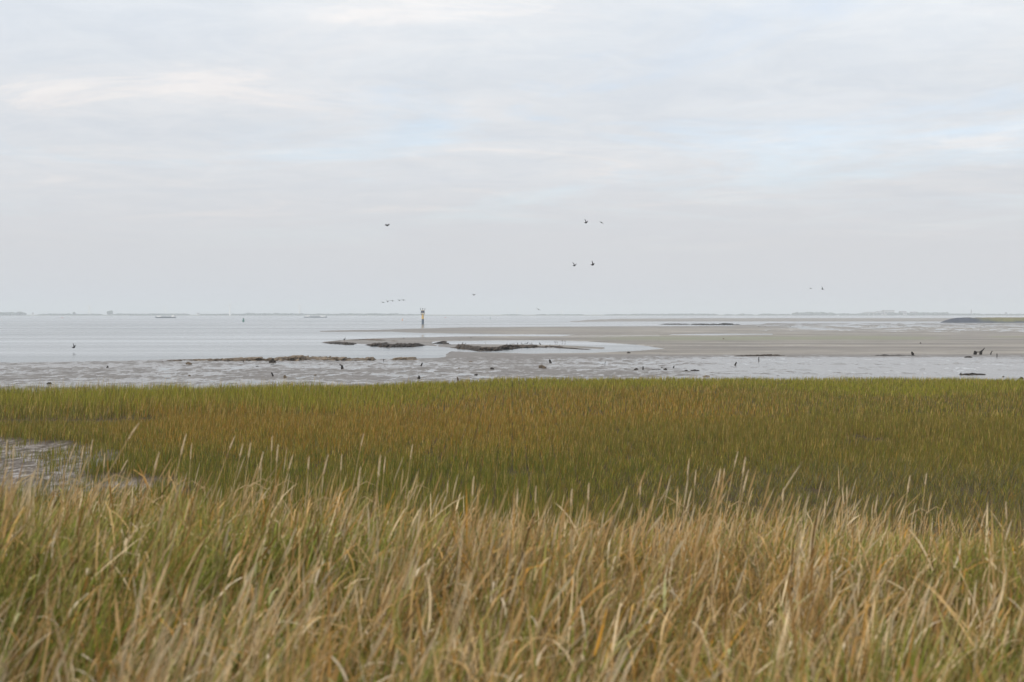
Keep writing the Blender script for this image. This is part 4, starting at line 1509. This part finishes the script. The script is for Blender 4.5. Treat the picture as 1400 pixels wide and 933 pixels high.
G5 = 'birds flying in a string beside the beacon'
fly(529.6, 308.4, 6.6, .45, -.9, 1.0, -.1, 'lone bird with arched drooping wings high over the bay')
fly(801, 304.8, 6.6, .9, .75, 0.9, .25, 'bird with wings raised in a V, one of the upper pair')
fly(822.4, 304.6, 6.0, .05, -.35, 0.7, .45, 'bird gliding with level wings, one of the upper pair')
fly(785.2, 363.4, 7.4, .8, .6, 0.8, .2, 'larger bird with spread raised wings, one of the lower pair')
fly(810, 362.4, 6.2, .95, .8, 1.0, .4, 'smaller bird with steep raised wings, one of the lower pair')
fly(1108.6, 394.5, 5.0, .05, -.15, 0.5, 0, 'level winged bird of the pair flying over the far woods')
fly(1124.4, 395.5, 6.0, .5, .3, 0.7, .7, 'banking bird of the pair flying over the far woods')
fly(736, 423.2, 6.4, .15, -.2, 0.2, .5, 'bird skimming low over the horizon by a short turbine')
fly(648, 403.4, 4.6, .25, .5, 0.9, 0, 'single small bird above the open horizon')
for (u, v, up, bend) in ((523.7, 413.6, .1, -.35), (530, 412.7, .8, .5), (536.5, 411.6, .1, -.1), (546, 410.9, .4, -.2), (551.6, 410.5, .1, -.4)):
    fly(u, v, 5.6, up, bend, .6, .1, 'small dark bird in a string of five beside the beacon', G5)
fly(100.6, 475.4, 9.0, 1.15, 1.0, 1.25, .35, 'black bird beating its wings low over the water', D=190, span=1.1)
fly(93.6, 494.7, 4.6, .15, .0, .4, 0, 'pale bird flying just above the muddy shore', mat='gull', D=158, span=.5)


def perch_mesh(mat='bird'):
    b = MB()
    # standing bird of about unit height, facing +x: body, neck, head in one skin
    pts = [(-.36, 0, .34), (-.25, 0, .42), (-.08, 0, .52), (.08, 0, .62), (.16, 0, .74), (.17, 0, .84), (.21, 0, .92), (.27, 0, .95), (.33, 0, .94)]
    rad = [.02, .08, .15, .15, .10, .065, .07, .065, .015]
    b.tube(pts, rad, 9)
    me = bpy.data.meshes.new('standing_bird')
    me.from_pydata([tuple(map(float, p)) for p in b.v], [], b.f)
    me.polygons.foreach_set('use_smooth', [True] * len(me.polygons))
    me.materials.append(M[mat]); me.update()
    lg = MB()
    bl = MB().tube([(.31, 0, .94), (.40, 0, .93), (.47, 0, .91)], [.022, .016, .004], 6)
    return me, bl


PERCH = {}
for k in ('bird', 'gull'):
    me, bl = perch_mesh(k)
    ml = bpy.data.meshes.new('leg')
    l_ = MB().tube([(0, 0, -.02), (.01, 0, .2), (-.02, 0, .45)], [.016, .014, .03], 6).tube([(-.03, 0, .01), (.09, 0, .01)], [.018, .012], 5)
    ml.from_pydata([tuple(map(float, p)) for p in l_.v], [], l_.f); ml.materials.append(M['bill']); ml.update()
    mb_ = bpy.data.meshes.new('bill')
    mb_.from_pydata([tuple(map(float, p)) for p in bl.v], [], bl.f); mb_.materials.append(M['bill']); mb_.update()
    PERCH[k] = (me, ml, mb_)


def bank_z(x, y):
    zs = [h[0].z for h in (b_.ray_cast(Vector((x, y, 20)), Vector((0, 0, -1))) for b_ in BANKS) if h[0] is not None]
    return max(zs) if zs else None


def stand(u, vb, hpx, label, group, mat='bird', parts=True, yaw=None):
    x, y, z, q = place(u, vb)
    best = None
    for dv in (-1.2, -.8, -.4, 0, .4, .8, 1.2):              # nearest crest of a bank, if it stands on one
        xx, yy = (float(c_) for c_ in ground(u, vb + dv, 0.0))
        zb = bank_z(xx, yy)
        if zb is not None and zb > 0.06:
            top = to_px(xx, yy, zb)[1]
            if best is None or top < best[0]:
                best = (top, xx, yy, zb)
    if best:
        _, x, y, z = best
        q = y / F
    H = hpx * q * 1.2
    o = bpy.data.objects.new('standing_bird', PERCH[mat][0])
    COL.objects.link(o)
    o.location = (x, y, z)
    o.scale = (H, H, H)
    o.rotation_euler = (0, 0, random.uniform(0, 6.28) if yaw is None else yaw)
    tag(o, label, 'bird', group)
    if parts:
        for s in (-.05, .05):
            l_ = bpy.data.objects.new('leg', PERCH[mat][1]); COL.objects.link(l_); l_.parent = o; l_.location = (0, s, 0)
        c_ = bpy.data.objects.new('bill', PERCH[mat][2]); COL.objects.link(c_); c_.parent = o


GB = 'shore birds resting along the peat bank'
for (u, v, h) in ((692.8, 474.6, 3.6), (697.6, 473.6, 2.8), (700.2, 474.2, 2.4), (707.7, 474.6, 3.4), (713.2, 474.8, 2.6), (717.8, 473.4, 2.6), (720.8, 473.8, 3.6),
                  (738.4, 473.2, 3.8), (751.7, 474.0, 2.6), (764.9, 475.4, 2.2), (702.6, 475.0, 2.0), (724.5, 474.4, 2.4)):
    stand(u, v, h, 'dark shore bird resting on the long peat bank', GB)
stand(727, 471.4, 2.4, 'dark shore bird wading just behind the peat bank', None)
GW = 'birds wading in the shallow pool'
for (u, v, h) in ((759, 469.8, 2.8), (761.6, 469.8, 2.6), (768.7, 468.5, 2.8), (772.6, 468.7, 2.6)):
    stand(u, v, h, 'dark bird wading in the pool past the end of the peat bank', GW)
for (u, v, h) in ((632.6, 471.6, 3.0), (636.6, 471.4, 2.0)):
    stand(u, v, h, 'dark bird at the water behind the start of the long peat bank', 'two birds behind the peat bank')
stand(663.6, 470.0, 2.6, 'lone pale bird wading behind the long peat bank', None, 'gull')
stand(643.8, 463.2, 2.0, 'lone dark bird far out on the wet sand', None)
stand(471, 467.2, 4.4, 'dark bird standing on the peat ledge at the tip of the spit', None)
stand(552, 464.0, 2.2, 'dark bird on wet mud behind the peat cliff', None)
stand(1099, 487.2, 2.6, 'white bird at the edge where sand meets wet mud', None, 'gull')
GF = 'distant row of birds on the far flat'
ru = random.Random(4)
for u in (1070, 1075, 1080, 1086, 1091, 1097, 1151, 1187, 1191, 1195, 1199, 1203, 1208, 1213, 1217, 1231, 1236, 1318, 1345, 1038, 1047):
    stand(u + ru.uniform(-.8, .8), 447.6 + ru.uniform(-.5, .6), ru.uniform(1.5, 2.2), 'tiny dark bird in the row on the far mud flat', GF, parts=False)

# ================================================================== haze
haze, t, out = new_mat('estuary_haze')
pv = nd(t, 'ShaderNodeVolumePrincipled')
pv.inputs['Color'].default_value = (0.905, 0.952, 1.0, 1)
pv.inputs['Density'].default_value = 0.00025
pv.inputs['Anisotropy'].default_value = 0.0
t.links.new(pv.outputs[0], out.inputs['Volume'])
b = MB().box(0, 6250, 29, 22400, 13400, 64)
o = b.build('haze', haze)
tag(o, 'thin pale haze lying over the estuary', 'haze', kind='stuff')
TRIS = sum(len(o.data.loops) - 2 * len(o.data.polygons) for o in bpy.data.objects if o.type == 'MESH')
